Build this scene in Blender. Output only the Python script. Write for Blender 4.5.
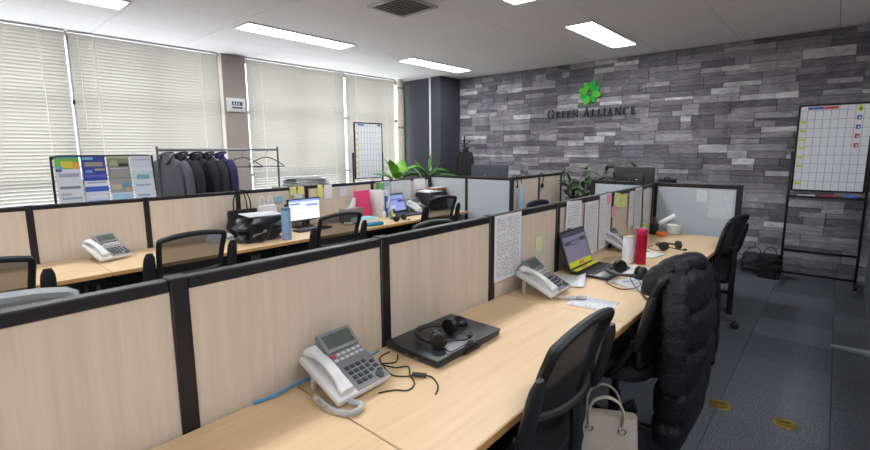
import bpy, bmesh, math, random
from mathutils import Vector, Matrix, Euler, noise
for _o in list(bpy.data.objects): bpy.data.objects.remove(_o)
S = bpy.context.scene
C = S.collection
R = math.radians
rnd = random.Random(7)

# ------------------------------------------------------------------ camera, world, exposure
cam = bpy.data.cameras.new('camera'); camo = bpy.data.objects.new('camera', cam); C.objects.link(camo)
def cam_matrix(yaw, pitch, roll):
    f = Vector((-math.sin(yaw)*math.cos(pitch), math.cos(yaw)*math.cos(pitch), -math.sin(pitch)))
    r = Vector((math.cos(yaw), math.sin(yaw), 0)); u = r.cross(f)
    c, s = math.cos(roll), math.sin(roll)
    r2 = c*r + s*u; u2 = -s*r + c*u
    m = Matrix((r2, u2, -f)).transposed().to_4x4()
    m.translation = (0, 0, 1.5)
    return m
camo.matrix_world = cam_matrix(R(41.52), R(8.255), R(-0.354))
cam.sensor_width = 36; cam.lens = 452.53/870*36; cam.shift_y = -9.51/870; cam.clip_start = .05
S.camera = camo
w = bpy.data.worlds.new('sky'); S.world = w; w.use_nodes = True
bg = w.node_tree.nodes['Background']; bg.inputs[0].default_value = (.93, .97, 1.0, 1); bg.inputs[1].default_value = 5.0
LAMP = 18.5
S.view_settings.view_transform = 'Standard'; S.view_settings.look = 'None'
S.view_settings.gamma = 1; S.view_settings.use_curve_mapping = False
S.view_settings.exposure = 0.4

# ------------------------------------------------------------------ materials
MATS = {}
def srgb(r, g, b):
    f = lambda c: (c/255/12.92) if c/255 <= .04045 else ((c/255+.055)/1.055)**2.4
    return (f(r), f(g), f(b), 1)
def base(name):
    m = bpy.data.materials.new(name); m.use_nodes = True
    nt = m.node_tree; return m, nt, nt.nodes['Principled BSDF']
def mat(name, col, rough=.5, metal=0, var=.08, scale=30, bump=0, spec=.5, coat=0, stretch=(1, 1, 1)):
    """procedural material: one colour with slight noise variation and optional fine relief"""
    if name in MATS: return MATS[name]
    m, nt, p = base(name); N = nt.nodes; L = nt.links
    tc = N.new('ShaderNodeTexCoord'); mp = N.new('ShaderNodeMapping'); mp.inputs['Scale'].default_value = stretch
    L.new(tc.outputs['Object'], mp.inputs['Vector'])
    n = N.new('ShaderNodeTexNoise'); n.inputs['Scale'].default_value = scale; n.inputs['Detail'].default_value = 4
    L.new(mp.outputs['Vector'], n.inputs['Vector'])
    r = N.new('ShaderNodeValToRGB')
    r.color_ramp.elements[0].position = .3; r.color_ramp.elements[1].position = .7
    r.color_ramp.elements[0].color = tuple(c*(1-var) for c in col[:3])+(1,)
    r.color_ramp.elements[1].color = tuple(min(1, c*(1+var)) for c in col[:3])+(1,)
    L.new(n.outputs['Fac'], r.inputs['Fac']); L.new(r.outputs['Color'], p.inputs['Base Color'])
    p.inputs['Roughness'].default_value = rough; p.inputs['Metallic'].default_value = metal
    p.inputs['Specular IOR Level'].default_value = spec
    p.inputs['Coat Weight'].default_value = coat
    if bump:
        b = N.new('ShaderNodeBump'); b.inputs['Strength'].default_value = bump; b.inputs['Distance'].default_value = .01
        L.new(n.outputs['Fac'], b.inputs['Height']); L.new(b.outputs['Normal'], p.inputs['Normal'])
    MATS[name] = m; return m
def mat_rects(name, col, rects, rough=.4, emit=0, noise_amt=.05, axes='xz', stripes=None):
    """flat print: coloured rectangles in the 0..1 frame of the sheet, and optional rows of printed lines"""
    if name in MATS: return MATS[name]
    m, nt, p = base(name); N = nt.nodes; L = nt.links
    tc = N.new('ShaderNodeTexCoord'); sp = N.new('ShaderNodeSeparateXYZ'); L.new(tc.outputs['Generated'], sp.inputs[0])
    ux = sp.outputs['XYZ'.index(axes[0].upper())]; uy = sp.outputs['XYZ'.index(axes[1].upper())]
    def mth(op, a, b):
        q = N.new('ShaderNodeMath'); q.operation = op
        for i, v in enumerate((a, b)):
            if isinstance(v, (int, float)): q.inputs[i].default_value = v
            else: L.new(v, q.inputs[i])
        return q.outputs[0]
    def mixc(f, a, b):
        q = N.new('ShaderNodeMix'); q.data_type = 'RGBA'
        for i, v in ((0, f), (6, a), (7, b)):
            if isinstance(v, (int, float)): q.inputs[i].default_value = v
            elif isinstance(v, tuple): q.inputs[i].default_value = v
            else: L.new(v, q.inputs[i])
        return q.outputs[2]
    cur = col
    for (x0, x1, y0, y1, c) in rects:
        k = mth('MULTIPLY', mth('MULTIPLY', mth('GREATER_THAN', ux, x0), mth('LESS_THAN', ux, x1)),
                mth('MULTIPLY', mth('GREATER_THAN', uy, y0), mth('LESS_THAN', uy, y1)))
        cur = mixc(k, cur, c)
    if stripes:
        for (x0, x1, y0, y1, n, c, thr) in stripes:
            k = mth('MULTIPLY', mth('MULTIPLY', mth('GREATER_THAN', ux, x0), mth('LESS_THAN', ux, x1)),
                    mth('MULTIPLY', mth('GREATER_THAN', uy, y0), mth('LESS_THAN', uy, y1)))
            row = mth('LESS_THAN', mth('FRACT', mth('MULTIPLY', uy, n), 0), .5)
            cb = N.new('ShaderNodeCombineXYZ'); L.new(mth('MULTIPLY', ux, 14), cb.inputs[0])
            L.new(mth('FLOOR', mth('MULTIPLY', uy, n), 0), cb.inputs[1])
            nz = N.new('ShaderNodeTexNoise'); nz.inputs['Scale'].default_value = 1.7; L.new(cb.outputs[0], nz.inputs['Vector'])
            k = mth('MULTIPLY', mth('MULTIPLY', k, row), mth('GREATER_THAN', nz.outputs['Fac'], thr))
            cur = mixc(k, cur, c)
    if isinstance(cur, tuple):
        p.inputs['Base Color'].default_value = cur
    else:
        L.new(cur, p.inputs['Base Color'])
        if emit: L.new(cur, p.inputs['Emission Color'])
    if emit: p.inputs['Emission Strength'].default_value = emit
    p.inputs['Roughness'].default_value = rough
    MATS[name] = m; return m
def mat_wood(name, c0, c1, scale=(40, 40, 2.2), rough=.42, spec=.4):
    if name in MATS: return MATS[name]
    m, nt, p = base(name); N = nt.nodes; L = nt.links
    tc = N.new('ShaderNodeTexCoord'); mp = N.new('ShaderNodeMapping'); mp.inputs['Scale'].default_value = scale
    L.new(tc.outputs['Object'], mp.inputs['Vector'])
    n = N.new('ShaderNodeTexNoise'); n.inputs['Scale'].default_value = 1; n.inputs['Detail'].default_value = 6; n.inputs['Roughness'].default_value = .65
    L.new(mp.outputs['Vector'], n.inputs['Vector'])
    r = N.new('ShaderNodeValToRGB'); r.color_ramp.elements[0].position = .3; r.color_ramp.elements[1].position = .72
    r.color_ramp.elements[0].color = c0; r.color_ramp.elements[1].color = c1
    L.new(n.outputs['Fac'], r.inputs['Fac']); L.new(r.outputs['Color'], p.inputs['Base Color'])
    p.inputs['Roughness'].default_value = rough; p.inputs['Specular IOR Level'].default_value = spec
    MATS[name] = m; return m
def mat_see(name, col, alpha, rough=.4, trans=0):
    """thin see-through sheet: mesh fabric, clear film, glass pane"""
    if name in MATS: return MATS[name]
    m, nt, p = base(name); N = nt.nodes; L = nt.links
    tr = N.new('ShaderNodeBsdfTransparent'); mx = N.new('ShaderNodeMixShader'); out = N['Material Output']
    nz = N.new('ShaderNodeTexNoise'); nz.inputs['Scale'].default_value = 400
    mr = N.new('ShaderNodeMapRange'); mr.inputs[3].default_value = max(0, alpha-.08); mr.inputs[4].default_value = min(1, alpha+.08)
    L.new(nz.outputs['Fac'], mr.inputs[0]); L.new(mr.outputs[0], mx.inputs[0])
    L.new(tr.outputs[0], mx.inputs[1]); L.new(p.outputs[0], mx.inputs[2]); L.new(mx.outputs[0], out.inputs[0])
    p.inputs['Base Color'].default_value = col; p.inputs['Roughness'].default_value = rough
    MATS[name] = m; return m
def mat_slat():
    m, nt, p = base('blind_slat_white'); N = nt.nodes; L = nt.links
    t = N.new('ShaderNodeBsdfTranslucent'); t.inputs[0].default_value = (.86, .85, .80, 1)
    nz = N.new('ShaderNodeTexNoise'); nz.inputs['Scale'].default_value = 6
    r = N.new('ShaderNodeValToRGB'); r.color_ramp.elements[0].color = (.47, .45, .40, 1); r.color_ramp.elements[1].color = (.54, .52, .465, 1)
    L.new(nz.outputs['Fac'], r.inputs[0]); L.new(r.outputs[0], p.inputs['Base Color']); p.inputs['Roughness'].default_value = .45
    mx = N.new('ShaderNodeMixShader'); mx.inputs[0].default_value = .10
    L.new(p.outputs[0], mx.inputs[1]); L.new(t.outputs[0], mx.inputs[2]); L.new(mx.outputs[0], N['Material Output'].inputs[0])
    MATS['slat'] = m; return m
def mat_emit(name, col, s):
    m, nt, p = base(name); N = nt.nodes; L = nt.links
    nz = N.new('ShaderNodeTexNoise'); nz.inputs['Scale'].default_value = 3
    mr = N.new('ShaderNodeMapRange'); mr.inputs[3].default_value = s*.97; mr.inputs[4].default_value = s*1.03
    L.new(nz.outputs['Fac'], mr.inputs[0]); L.new(mr.outputs[0], p.inputs['Emission Strength'])
    p.inputs['Emission Color'].default_value = col; p.inputs['Base Color'].default_value = col
    MATS[name] = m; return m

BLACK = mat('black_plastic', srgb(26, 26, 29), .45)
BLACKM = mat('black_metal', srgb(22, 22, 26), .38, .3)
RAIL = mat('dark_rail', srgb(33, 31, 36), .4, .2)
GREYP = mat('grey_plastic', srgb(120, 122, 126), .5)
WHITEP = mat('white_plastic', srgb(214, 215, 216), .4)
LGREY = mat('light_grey_plastic', srgb(196, 198, 200), .42)
CHROME = mat('chrome', srgb(190, 190, 195), .2, 1)
FABRIC = mat('black_fabric', srgb(24, 24, 28), .9, 0, .15, 300, .2)
NAVYF = mat('navy_fabric', srgb(38, 42, 66), .9, 0, .15, 300, .2)
WOODP = mat_wood('maple_panel', srgb(206, 190, 173), srgb(219, 205, 190))
DESK = mat_wood('maple_desk_top', srgb(210, 180, 140), srgb(222, 194, 156), (38, 2.2, 38), .38)
EDGE = mat('desk_edge_band', srgb(186, 142, 92), .5)
PAPER = mat('plain_paper', srgb(228, 230, 234), .8, 0, .03)
MESHF = mat_see('chair_mesh_fabric', srgb(22, 22, 26), .74, .8)
GLASS = mat_see('window_glass', srgb(200, 215, 215), .08, .05)

# ------------------------------------------------------------------ mesh helpers
class B:
    def __init__(s): s.bm = bmesh.new()
    def _xf(s, vs, M):
        if M is not None: bmesh.ops.transform(s.bm, matrix=M, verts=vs)
    def box(s, c, d, bev=0, M=None, rot=None, seg=2):
        g = bmesh.ops.create_cube(s.bm, size=1)['verts']
        bmesh.ops.scale(s.bm, vec=d, verts=g)
        if bev:
            es = list({e for v in g for e in v.link_edges})
            q = bmesh.ops.bevel(s.bm, geom=es, offset=bev, segments=seg, affect='EDGES', profile=.5)
            g = list({v for f in q['faces'] for v in f.verts} | {v for v in g if v.is_valid})
        T = Matrix.Translation(c)
        if rot: T = T @ Euler([R(a) for a in rot]).to_matrix().to_4x4()
        s._xf(g, (M @ T) if M is not None else T)
        return s
    def prism(s, poly, h, M=None):
        """polygon in local xy, extruded to z = h"""
        a = [s.bm.verts.new((x, y, 0)) for x, y in poly]; b = [s.bm.verts.new((x, y, h)) for x, y in poly]
        n = len(poly); s.bm.faces.new(a[::-1]); s.bm.faces.new(b)
        for i in range(n): s.bm.faces.new((a[i], a[(i+1) % n], b[(i+1) % n], b[i]))
        s._xf(a+b, M); return s
    def loft(s, rings, cap=True, closed=True, M=None):
        vs = [[s.bm.verts.new(p) for p in r] for r in rings]
        n = len(rings[0])
        for i in range(len(vs)-1):
            for j in range(n if closed else n-1):
                s.bm.faces.new((vs[i][j], vs[i][(j+1) % n], vs[i+1][(j+1) % n], vs[i+1][j]))
        if cap and closed:
            s.bm.faces.new(vs[0][::-1]); s.bm.faces.new(vs[-1])
        s._xf([v for r in vs for v in r], M); return s
    def tube(s, pts, r, n=8, cap=True, closed=False, flat=1, M=None):
        pts = [Vector(p) for p in pts]; m = len(pts)
        rr = r if isinstance(r, (list, tuple)) else [r]*m
        rings = []; prev = None
        for i, p in enumerate(pts):
            if closed: t = pts[(i+1) % m]-pts[i-1]
            else: t = pts[min(i+1, m-1)]-pts[max(i-1, 0)]
            t.normalize()
            if prev is None:
                a = Vector((0, 0, 1)) if abs(t.z) < .9 else Vector((1, 0, 0))
                u = t.cross(a).normalized()
            else:
                u = (prev - t*prev.dot(t))
                u = u.normalized() if u.length > 1e-6 else t.orthogonal().normalized()
            prev = u; v = t.cross(u)
            rings.append([p + rr[i]*(math.cos(2*math.pi*k/n)*u + flat*math.sin(2*math.pi*k/n)*v) for k in range(n)])
        if closed: rings.append(rings[0])
        return s.loft(rings, cap=cap and not closed, M=M)
    def lathe(s, prof, n=16, c=(0, 0, 0), M=None):
        rings = [[(c[0]+max(r, .0004)*math.cos(2*math.pi*k/n), c[1]+max(r, .0004)*math.sin(2*math.pi*k/n), c[2]+z) for k in range(n)] for r, z in prof]
        return s.loft(rings, M=M)
    def quad(s, pts):
        s.bm.faces.new([s.bm.verts.new(p) for p in pts]); return s
    def mesh(s, name, smooth=True, ang=.7):
        bmesh.ops.recalc_face_normals(s.bm, faces=s.bm.faces)
        me = bpy.data.meshes.new(name); s.bm.to_mesh(me); s.bm.free()
        if smooth:
            me.shade_smooth(); me.set_sharp_from_angle(angle=ang)
        return me
    def done(s, name, m, parent=None, loc=(0, 0, 0), rot=(0, 0, 0), smooth=True, ang=.7):
        return put(name, s.mesh(name, smooth, ang), m, parent, loc, rot)
def put(name, me, m, parent=None, loc=(0, 0, 0), rot=(0, 0, 0)):
    if m is not None and not me.materials: me.materials.append(m)
    o = bpy.data.objects.new(name, me); C.objects.link(o)
    o.location = loc; o.rotation_euler = [R(a) for a in rot]
    if parent: o.parent = parent
    return o
def tag(o, label, cat, group=None):
    o['label'] = label; o['category'] = cat
    if group: o['group'] = group
    return o
def thing(name, label, cat, loc=(0, 0, 0), rz=0, group=None, rot=None):
    o = bpy.data.objects.new(name, None); C.objects.link(o); o.empty_display_size = .1
    o.location = loc; o.rotation_euler = [R(a) for a in (rot or (0, 0, rz))]
    return tag(o, label, cat, group)
def struct(o): o['kind'] = 'structure'; return o
def stuff(o): o['kind'] = 'stuff'; return o
def dup(root, loc, rz, label, group=None):
    r = root.copy(); C.objects.link(r); r.location = loc; r.rotation_euler = (0, 0, R(rz)); r['label'] = label
    if group: r['group'] = group
    for ch in list(root.children):
        c = ch.copy(); C.objects.link(c); c.parent = r
        for g in list(ch.children):
            d = g.copy(); C.objects.link(d); d.parent = c
    return r
def smoothpath(pts, k=6, closed=False):
    P = [Vector(p) for p in pts]; n = len(P); out = []
    rng = range(n) if closed else range(n-1)
    for i in rng:
        if closed: a, b, c, d = P[i-1], P[i], P[(i+1) % n], P[(i+2) % n]
        else: a, b, c, d = P[max(i-1, 0)], P[i], P[i+1], P[min(i+2, n-1)]
        for j in range(k):
            t = j/k
            out.append(.5*((2*b)+(c-a)*t+(2*a-5*b+4*c-d)*t*t+(3*b-a-3*c+d)*t**3))
    if not closed: out.append(P[-1])
    return out

# ================================================================== SETTING
XW, YB, HC = -6.4, 6.86, 2.8          # window wall, stone wall, ceiling height
XR, YF = 2.6, -3.0
# ---- floor of carpet tiles
CARP = []
for i, c in enumerate([(90, 92, 99), (94, 96, 103), (99, 101, 108), (87, 89, 96)]):
    CARP.append(mat('carpet_grey_%d' % i, srgb(*c), .95, 0, .5, 110, .15, .1))
floor = struct(B().box(((XW+XR)/2, (YF+YB)/2, -.06), (XR-XW+.6, YB-YF+.6, .1)).done('floor', mat('floor_slab', srgb(50, 51, 56), .95)))
tm = [None]*4
restb = B()
for i in range(18):
    for j in range(20):
        k = rnd.randrange(4)
        x = XR - .5*(i+.5); y = YB - .5*(j+.5)
        if y < YF+.2: continue
        if y < -.6:
            restb.box((x, y, -.005), (.498, .498, .01)); continue
        if tm[k] is None:
            tm[k] = B().box((0, 0, -.005), (.498, .498, .01), .002, seg=1).mesh('carpet_tile', False); tm[k].materials.append(CARP[k])
        put('carpet_tile', tm[k], None, floor, (x, y, 0), (0, 0, 90*((i+j) % 2)))
stuff(restb.done('carpet_tiles', CARP[1], floor, smooth=False))
# ---- ceiling of boards
CEILM = [mat('ceiling_board_%d' % i, srgb(*c), .85, 0, .03, 60, .15) for i, c in enumerate([(246, 243, 246), (248, 245, 248)])]
ceil = struct(B().box(((XW+XR)/2, (YF+YB)/2, HC+.07), (XR-XW+.6, YB-YF+.6, .1)).done('ceiling', mat('ceiling_backing', srgb(120, 118, 122), .9)))
pm = [None, None]
x = XR+.02
i = 0
while x > XW+.2:
    y = YB; j = 0
    while y > YF+.2:
        k = (i*3+j*5+(i*j) % 3) % 2
        dx = min(.91, x-XW); dy = min(.91, y-YF)
        if dx > .9 and dy > .9:
            if pm[k] is None:
                pm[k] = B().box((0, 0, 0), (.906, .906, .02), .002, seg=1).mesh('ceiling_board', False); pm[k].materials.append(CEILM[k])
            put('ceiling_board', pm[k], None, ceil, (x-.455, y-.455, HC+.01))
        else:
            B().box((0, 0, 0), (dx-.004, dy-.004, .02)).done('ceiling_board', CEILM[k], ceil, (x-dx/2, y-dy/2, HC+.01), smooth=False)
        y -= .91; j += 1
    x -= .91; i += 1
# ---- stone wall
wall_b = struct(B().box(((XW+XR)/2, YB+.06, HC/2), (XR-XW+.4, .1, HC+.1)).done('wall_back', mat('stone_backing', srgb(84, 82, 87), .95)))
def mat_stone(name, c):
    m, nt, p = base(name); N = nt.nodes; L = nt.links
    tc = N.new('ShaderNodeTexCoord'); oi = N.new('ShaderNodeObjectInfo')
    mp = N.new('ShaderNodeMapping'); mp.inputs['Scale'].default_value = (3.5, 6, 11); L.new(tc.outputs['Object'], mp.inputs[0])
    cb = N.new('ShaderNodeVectorMath'); cb.operation = 'ADD'; L.new(mp.outputs[0], cb.inputs[0])
    sc = N.new('ShaderNodeVectorMath'); sc.operation = 'SCALE'; L.new(oi.outputs['Location'], sc.inputs[0]); sc.inputs['Scale'].default_value = 3.1
    L.new(sc.outputs[0], cb.inputs[1])
    n = N.new('ShaderNodeTexNoise'); n.inputs['Scale'].default_value = 1.6; n.inputs['Detail'].default_value = 7; n.inputs['Roughness'].default_value = .7; n.inputs['Distortion'].default_value = .8
    L.new(cb.outputs[0], n.inputs[0])
    r = N.new('ShaderNodeValToRGB'); r.color_ramp.elements[0].position = .3; r.color_ramp.elements[1].position = .75
    r.color_ramp.elements[0].color = tuple(v*.5 for v in c[:3])+(1,); r.color_ramp.elements[1].color = tuple(min(1, v*1.6) for v in c[:3])+(1,)
    L.new(n.outputs['Fac'], r.inputs[0]); L.new(r.outputs[0], p.inputs['Base Color'])
    b = N.new('ShaderNodeBump'); b.inputs['Strength'].default_value = .35; b.inputs['Distance'].default_value = .012
    L.new(n.outputs['Fac'], b.inputs['Height']); L.new(b.outputs[0], p.inputs['Normal'])
    p.inputs['Roughness'].default_value = .75; p.inputs['Specular IOR Level'].default_value = .35
    return m
STONE = [mat_stone('ledge_stone_%d' % i, srgb(*c)) for i, c in enumerate(
    [(120, 117, 124), (134, 131, 137), (146, 143, 149), (102, 99, 106), (158, 155, 160), (112, 109, 116), (186, 184, 188), (206, 204, 207)])]
stones = []
z = 0.0
WT = [5, 6, 5, 4.5, 4, 5, 2.0, .5]
def pick(h): return rnd.choices(range(8), WT[:6]+[2.4, 2.2 if h < .065 else .5])[0]
while z < HC-.01:
    h = rnd.choice([.12, .15, .18, .2])
    if HC-z-h < .1: h = HC-z
    x = -5.44 - rnd.uniform(0, .3)
    while x < XR:
        wd = rnd.uniform(.26, .64); x0 = max(x, -5.42); x1 = min(x+wd, XR)
        nr = 1 if h < .13 and rnd.random() < .4 else (2 if h < .16 or rnd.random() < .4 else 3)
        cut = sorted([0, 1]+[min(.8, max(.2, (i+1)/nr+rnd.uniform(-.12, .12))) for i in range(nr-1)])
        for i in range(nr):
            za, zb_ = z+h*cut[i], z+h*cut[i+1]
            if rnd.random() < .42 and x1-x0 > .38:
                xm = x0+(x1-x0)*rnd.uniform(.3, .7)
                stones.append((x0, xm, za, zb_, pick(zb_-za))); stones.append((xm, x1, za, zb_, pick(zb_-za)))
            else: stones.append((x0, x1, za, zb_, pick(zb_-za)))
        x += wd
    z += h
def visarea(s):
    x0, x1, z0, z1, k = s
    if x0 > .35: return 0
    if z1 < 1.0 and x1 < -.75: return 0
    return (x1-x0)*(z1-z0)
stones = [s for s in stones if s[1]-s[0] > .02]
stones.sort(key=visarea, reverse=True)
rest = [B() for _ in range(8)]
for i, (x0, x1, z0, z1, k) in enumerate(stones):
    d = rnd.uniform(.014, .030); cx, cz = (x0+x1)/2, (z0+z1)/2; g = .002
    dims = (x1-x0-g, d, z1-z0-g)
    if i < 300:
        B().box((0, 0, 0), dims, min(.004, dims[2]*.2), rot=(rnd.uniform(-1.6, 1.6), 0, rnd.uniform(-.8, .8)), seg=1).done('stone', STONE[k], wall_b, (cx, YB+.01-d/2, cz), smooth=False)
    else:
        rest[k].box((cx, YB+.01-d/2, cz), dims, 0, rot=(rnd.uniform(-1.6, 1.6), 0, rnd.uniform(-.8, .8)))
for k in range(8):
    stuff(rest[k].done('stone_pieces', STONE[k], wall_b, smooth=False))
# ---- other walls (behind and right of the camera)
WALLM = mat('painted_wall', srgb(226, 224, 220), .85, 0, .02, 50, .1)
struct(B().box((XR+.05, (YF+YB)/2, HC/2), (.1, YB-YF+.2, HC+.1)).done('wall_right', WALLM))
struct(B().box(((XW+XR)/2, YF-.05, HC/2), (XR-XW+.2, .1, HC+.1)).done('wall_front', WALLM))
# ---- window wall
PILM = mat('pillar_paint', srgb(160, 150, 142), .8, 0, .03, 40, .1)
wb = B()
wb.box((XW-.08, (YF+YB)/2, .39), (.16, YB-YF, .78))
wb.box((XW-.08, (YF+YB)/2, HC), (.16, YB-YF, .06))
for y0, y1 in ((YF, -.55), (6.25, YB)): wb.box((XW-.08, (y0+y1)/2, HC/2), (.16, y1-y0, HC))
wall_l = struct(wb.done('wall_left', PILM, smooth=False))
struct(B().box((XW-.05, 2.995, HC/2), (.26, .33, HC), .006, seg=1).done('trim_1', PILM))
WF = mat('aluminium_frame', srgb(150, 152, 150), .4, .6)
for i, (y0, y1) in enumerate([(-.54, 1.19), (1.21, 2.85), (3.15, 4.87), (4.90, 6.24)]):
    f = B(); X = XW-.07
    for zz in (.80, 2.76, 2.05, 1.15): f.box((X, (y0+y1)/2, zz), (.05, y1-y0, .045))
    for yy in (y0+.02, y1-.02, (y0+y1)/2): f.box((X, yy, 1.77), (.05, .04, 1.96))
    wn = struct(f.done('window_%d' % (i+1), WF, smooth=False))
    B().box((X, (y0+y1)/2, 1.77), (.006, y1-y0, 1.94)).done('pane', GLASS, wn, smooth=False)
# ---- blinds
SLAT = mat_slat(); CORD = mat('blind_cord', srgb(238, 236, 228), .7)
def blind(y0, y1, label):
    t = thing('venetian_blind', label, 'window blind', (XW+.06, (y0+y1)/2, .84), group='venetian blinds over the windows')
    L = y1-y0
    B().box((0, 0, 1.948), (.05, L, .02), .003).done('head_rail', WHITEP, t)
    b = B(); pitch = .037; n = int(1.93/pitch)
    ct, st = math.cos(R(58)), math.sin(R(58))
    for i in range(n):
        zc = .02+pitch*i; hw = .0222
        p = [(-hw*ct, zc-hw*st), (-.004, zc+.0025), (hw*ct, zc+hw*st)]
        ring0 = [(q[0], -L/2+.004, q[1]) for q in p]; ring1 = [(q[0], L/2-.004, q[1]) for q in p]
        b.loft([ring0, ring1], cap=False, closed=False)
    stuff(b.done('slats', SLAT, t))
    B().box((0, 0, 0), (.022, L-.01, .016), .003).done('bottom_rail', WHITEP, t)
    for yy in (-L/2+.22, L/2-.22): B().box((.0165, yy, .97), (.003, .008, 1.93)).done('ladder_tape', CORD, t, smooth=False)
    B().tube([(.02, -L/2+.08, 1.9), (.022, -L/2+.081, .9)], .003, 6).done('tilt_wand', CORD, t)
blind(-.53, 1.18, 'white venetian blind at the end furthest from the charcoal corner column')
blind(1.205, 2.785, 'closed venetian blind behind the coats and brochure rack')
blind(3.175, 4.865, 'closed venetian blind beside the grey pillar, behind the stacked newspapers')
blind(4.895, 6.04, 'venetian blind beside the cream pipe, behind the small whiteboard')
# ---- dark corner column, conduit and pipe
DARKW = mat('charcoal_paint', srgb(64, 64, 74), .7, 0, .05, 30, .1)
struct(B().box((-6.03, 6.60, HC/2), (.75, .54, HC), .004, seg=1).done('wall_corner', DARKW))
struct(B().box((-5.535, 6.56, HC/2), (.23, .56, HC), .004, seg=1).done('trim_2', DARKW))
p = thing('conduit_pipe', 'white vertical conduit running up the charcoal corner column', 'pipe', (-5.665, 6.285, 0))
B().tube([(0, 0, .0), (0, 0, HC)], .022, 10).done('pipe', WHITEP, p)
for zz in (.6, 1.6, 2.5): B().box((0, .012, zz), (.07, .012, .03), .003).done('clip', WHITEP, p)
CREAM = mat('cream_pipe_paint', srgb(206, 198, 178), .6)
p = thing('riser_pipe', 'thick cream vertical pipe with bracket beside the blinds', 'pipe', (-6.28, 6.13, 0))
B().tube([(0, 0, 0), (0, 0, HC)], .065, 18).done('pipe', CREAM, p)
for zz in (1.0, 1.9, 2.62):
    B().tube([(0, 0, zz), (0, 0, zz+.04)], .072, 18).done('clamp', mat('steel_clamp', srgb(150, 140, 126), .5, .5), p)

# ================================================================== CEILING FIXTURES
EM = mat_emit('lamp_diffuser', (.97, .985, 1.0, 1), LAMP)
FR = mat('lamp_frame_white', srgb(222, 222, 222), .5)
def ceiling_light(x, y, label):
    t = thing('ceiling_light', label, 'ceiling light', (x, y, HC), group='recessed fluorescent ceiling lights')
    L, W = 1.36, .29
    f = B()
    for s in (-1, 1):
        f.box((s*(W/2+.008), 0, -.008), (.016, L+.03, .016), .003)
        f.box((0, s*(L/2+.008), -.008), (W, .016, .016), .003)
    f.done('frame', FR, t)
    B().box((0, 0, -.004), (W, L, .006)).done('diffuser', EM, t, smooth=False)
ceiling_light(-4.77, 3.055, 'long fluorescent ceiling light above the newspaper stack by the blinds')
ceiling_light(-4.80, 5.485, 'fluorescent ceiling light close to the charcoal corner column')
ceiling_light(-2.16, 5.40, 'fluorescent ceiling light in front of the green wall logo')
ceiling_light(-4.90, .68, 'fluorescent ceiling light over the brochure rack')
ceiling_light(-2.16, 3.02, 'fluorescent ceiling light just past the square air vent')
for (x, y, lb) in ((.6, 3.0, 'added unseen ceiling light over the aisle floor outlets'), (.6, .6, 'added unseen ceiling light over the aisle behind the first chair'), (-2.16, .6, 'added unseen ceiling light over the film-wrapped chair'),
                 (-4.9, -1.7, 'added unseen ceiling light at the window side end of the office'), (-2.16, -1.8, 'added unseen ceiling light at the end of the middle row'), (.6, -1.8, 'added unseen ceiling light at the end of the aisle')):
    ceiling_light(x, y, lb)  # unseen extra lamps, added outside the view to light the room
VENTM = mat('vent_metal', srgb(196, 194, 190), .45, .3)
t = thing('air_vent', 'square louvred ceiling air vent with grey slats', 'vent', (-3.09, 3.07, HC), 0)
f = B()
for s in (-1, 1):
    f.box((s*.215, 0, -.01), (.03, .46, .02), .004); f.box((0, s*.215, -.01), (.40, .03, .02), .004)
f.done('frame', VENTM, t)
B().box((0, 0, -.002), (.40, .40, .004)).done('duct_opening', mat('vent_dark', srgb(60, 58, 56), .8), t)
for i in range(9): B().box((0, -.18+.045*i, -.012), (.40, .034, .003), rot=(38, 0, 0)).done('louvre_slat', VENTM, t)

# ================================================================== PARTITIONS
def partition_run(name, label, p0, p1, posts, hgt, panel_mat, z0=.06, postw=.06, railh=.05, th=.04, inset_z=None):
    """screens linked in a run: posts at the given distances from p0 towards p1"""
    d = (Vector(p1)-Vector(p0)).to_2d(); L = d.length; a = math.degrees(math.atan2(d.y, d.x))
    t = thing(name, label, 'partition', (p0[0], p0[1], 0), a)
    for q in posts:
        B().box((q, 0, hgt/2), (postw, th+.006, hgt), .004, seg=1).done('post', RAIL, t)
        B().box((q, 0, hgt-.001), (postw+.002, th+.008, .008), .002, seg=1).done('post_cap', BLACK, t)
    for q0, q1 in zip(posts[:-1], posts[1:]):
        c = (q0+q1)/2; wd = q1-q0-postw
        B().box((c, 0, hgt-railh/2), (wd, th, railh), .004, seg=1).done('top_rail', RAIL, t)
        B().box((c, 0, z0+.03), (wd, th, .06)).done('bottom_rail', RAIL, t)
        B().box((c, 0, (z0+.06+hgt-railh)/2), (wd, th-.014, hgt-railh-z0-.06), 0).done('panel', panel_mat, t, smooth=False)
    return t
PY = [-.295, .428, 1.178, 1.925, 2.665, 3.585, 4.66]
partition_run('desk_partition', 'long maple panelled partition with many papers pinned along its far end', (-1.326, PY[0], 0), (-1.326, 5, 0), [y-PY[0] for y in PY], 1.16, WOODP, postw=.047, railh=.034)
PY2 = [-.295, .465, 1.18, 1.935, 2.67, 3.575, 4.60]
partition_run('desk_partition', 'maple panelled partition in front of the brochure rack and coats', (-4.19, PY2[0], 0), (-4.19, 5, 0), [y-PY2[0] for y in PY2], 1.13, WOODP, postw=.042, railh=.03)
def mat_frost(name, c):
    m, nt, p = base(name); N = nt.nodes; L = nt.links
    n = N.new('ShaderNodeTexNoise'); n.inputs['Scale'].default_value = 2.5
    r = N.new('ShaderNodeValToRGB'); r.color_ramp.elements[0].color = tuple(v*.93 for v in c[:3])+(1,); r.color_ramp.elements[1].color = c
    L.new(n.outputs['Fac'], r.inputs[0]); L.new(r.outputs[0], p.inputs['Base Color'])
    p.inputs['Roughness'].default_value = .28; p.inputs['Alpha'].default_value = .93
    return m
FROST = mat_frost('frosted_acrylic', srgb(190, 200, 209))
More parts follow.
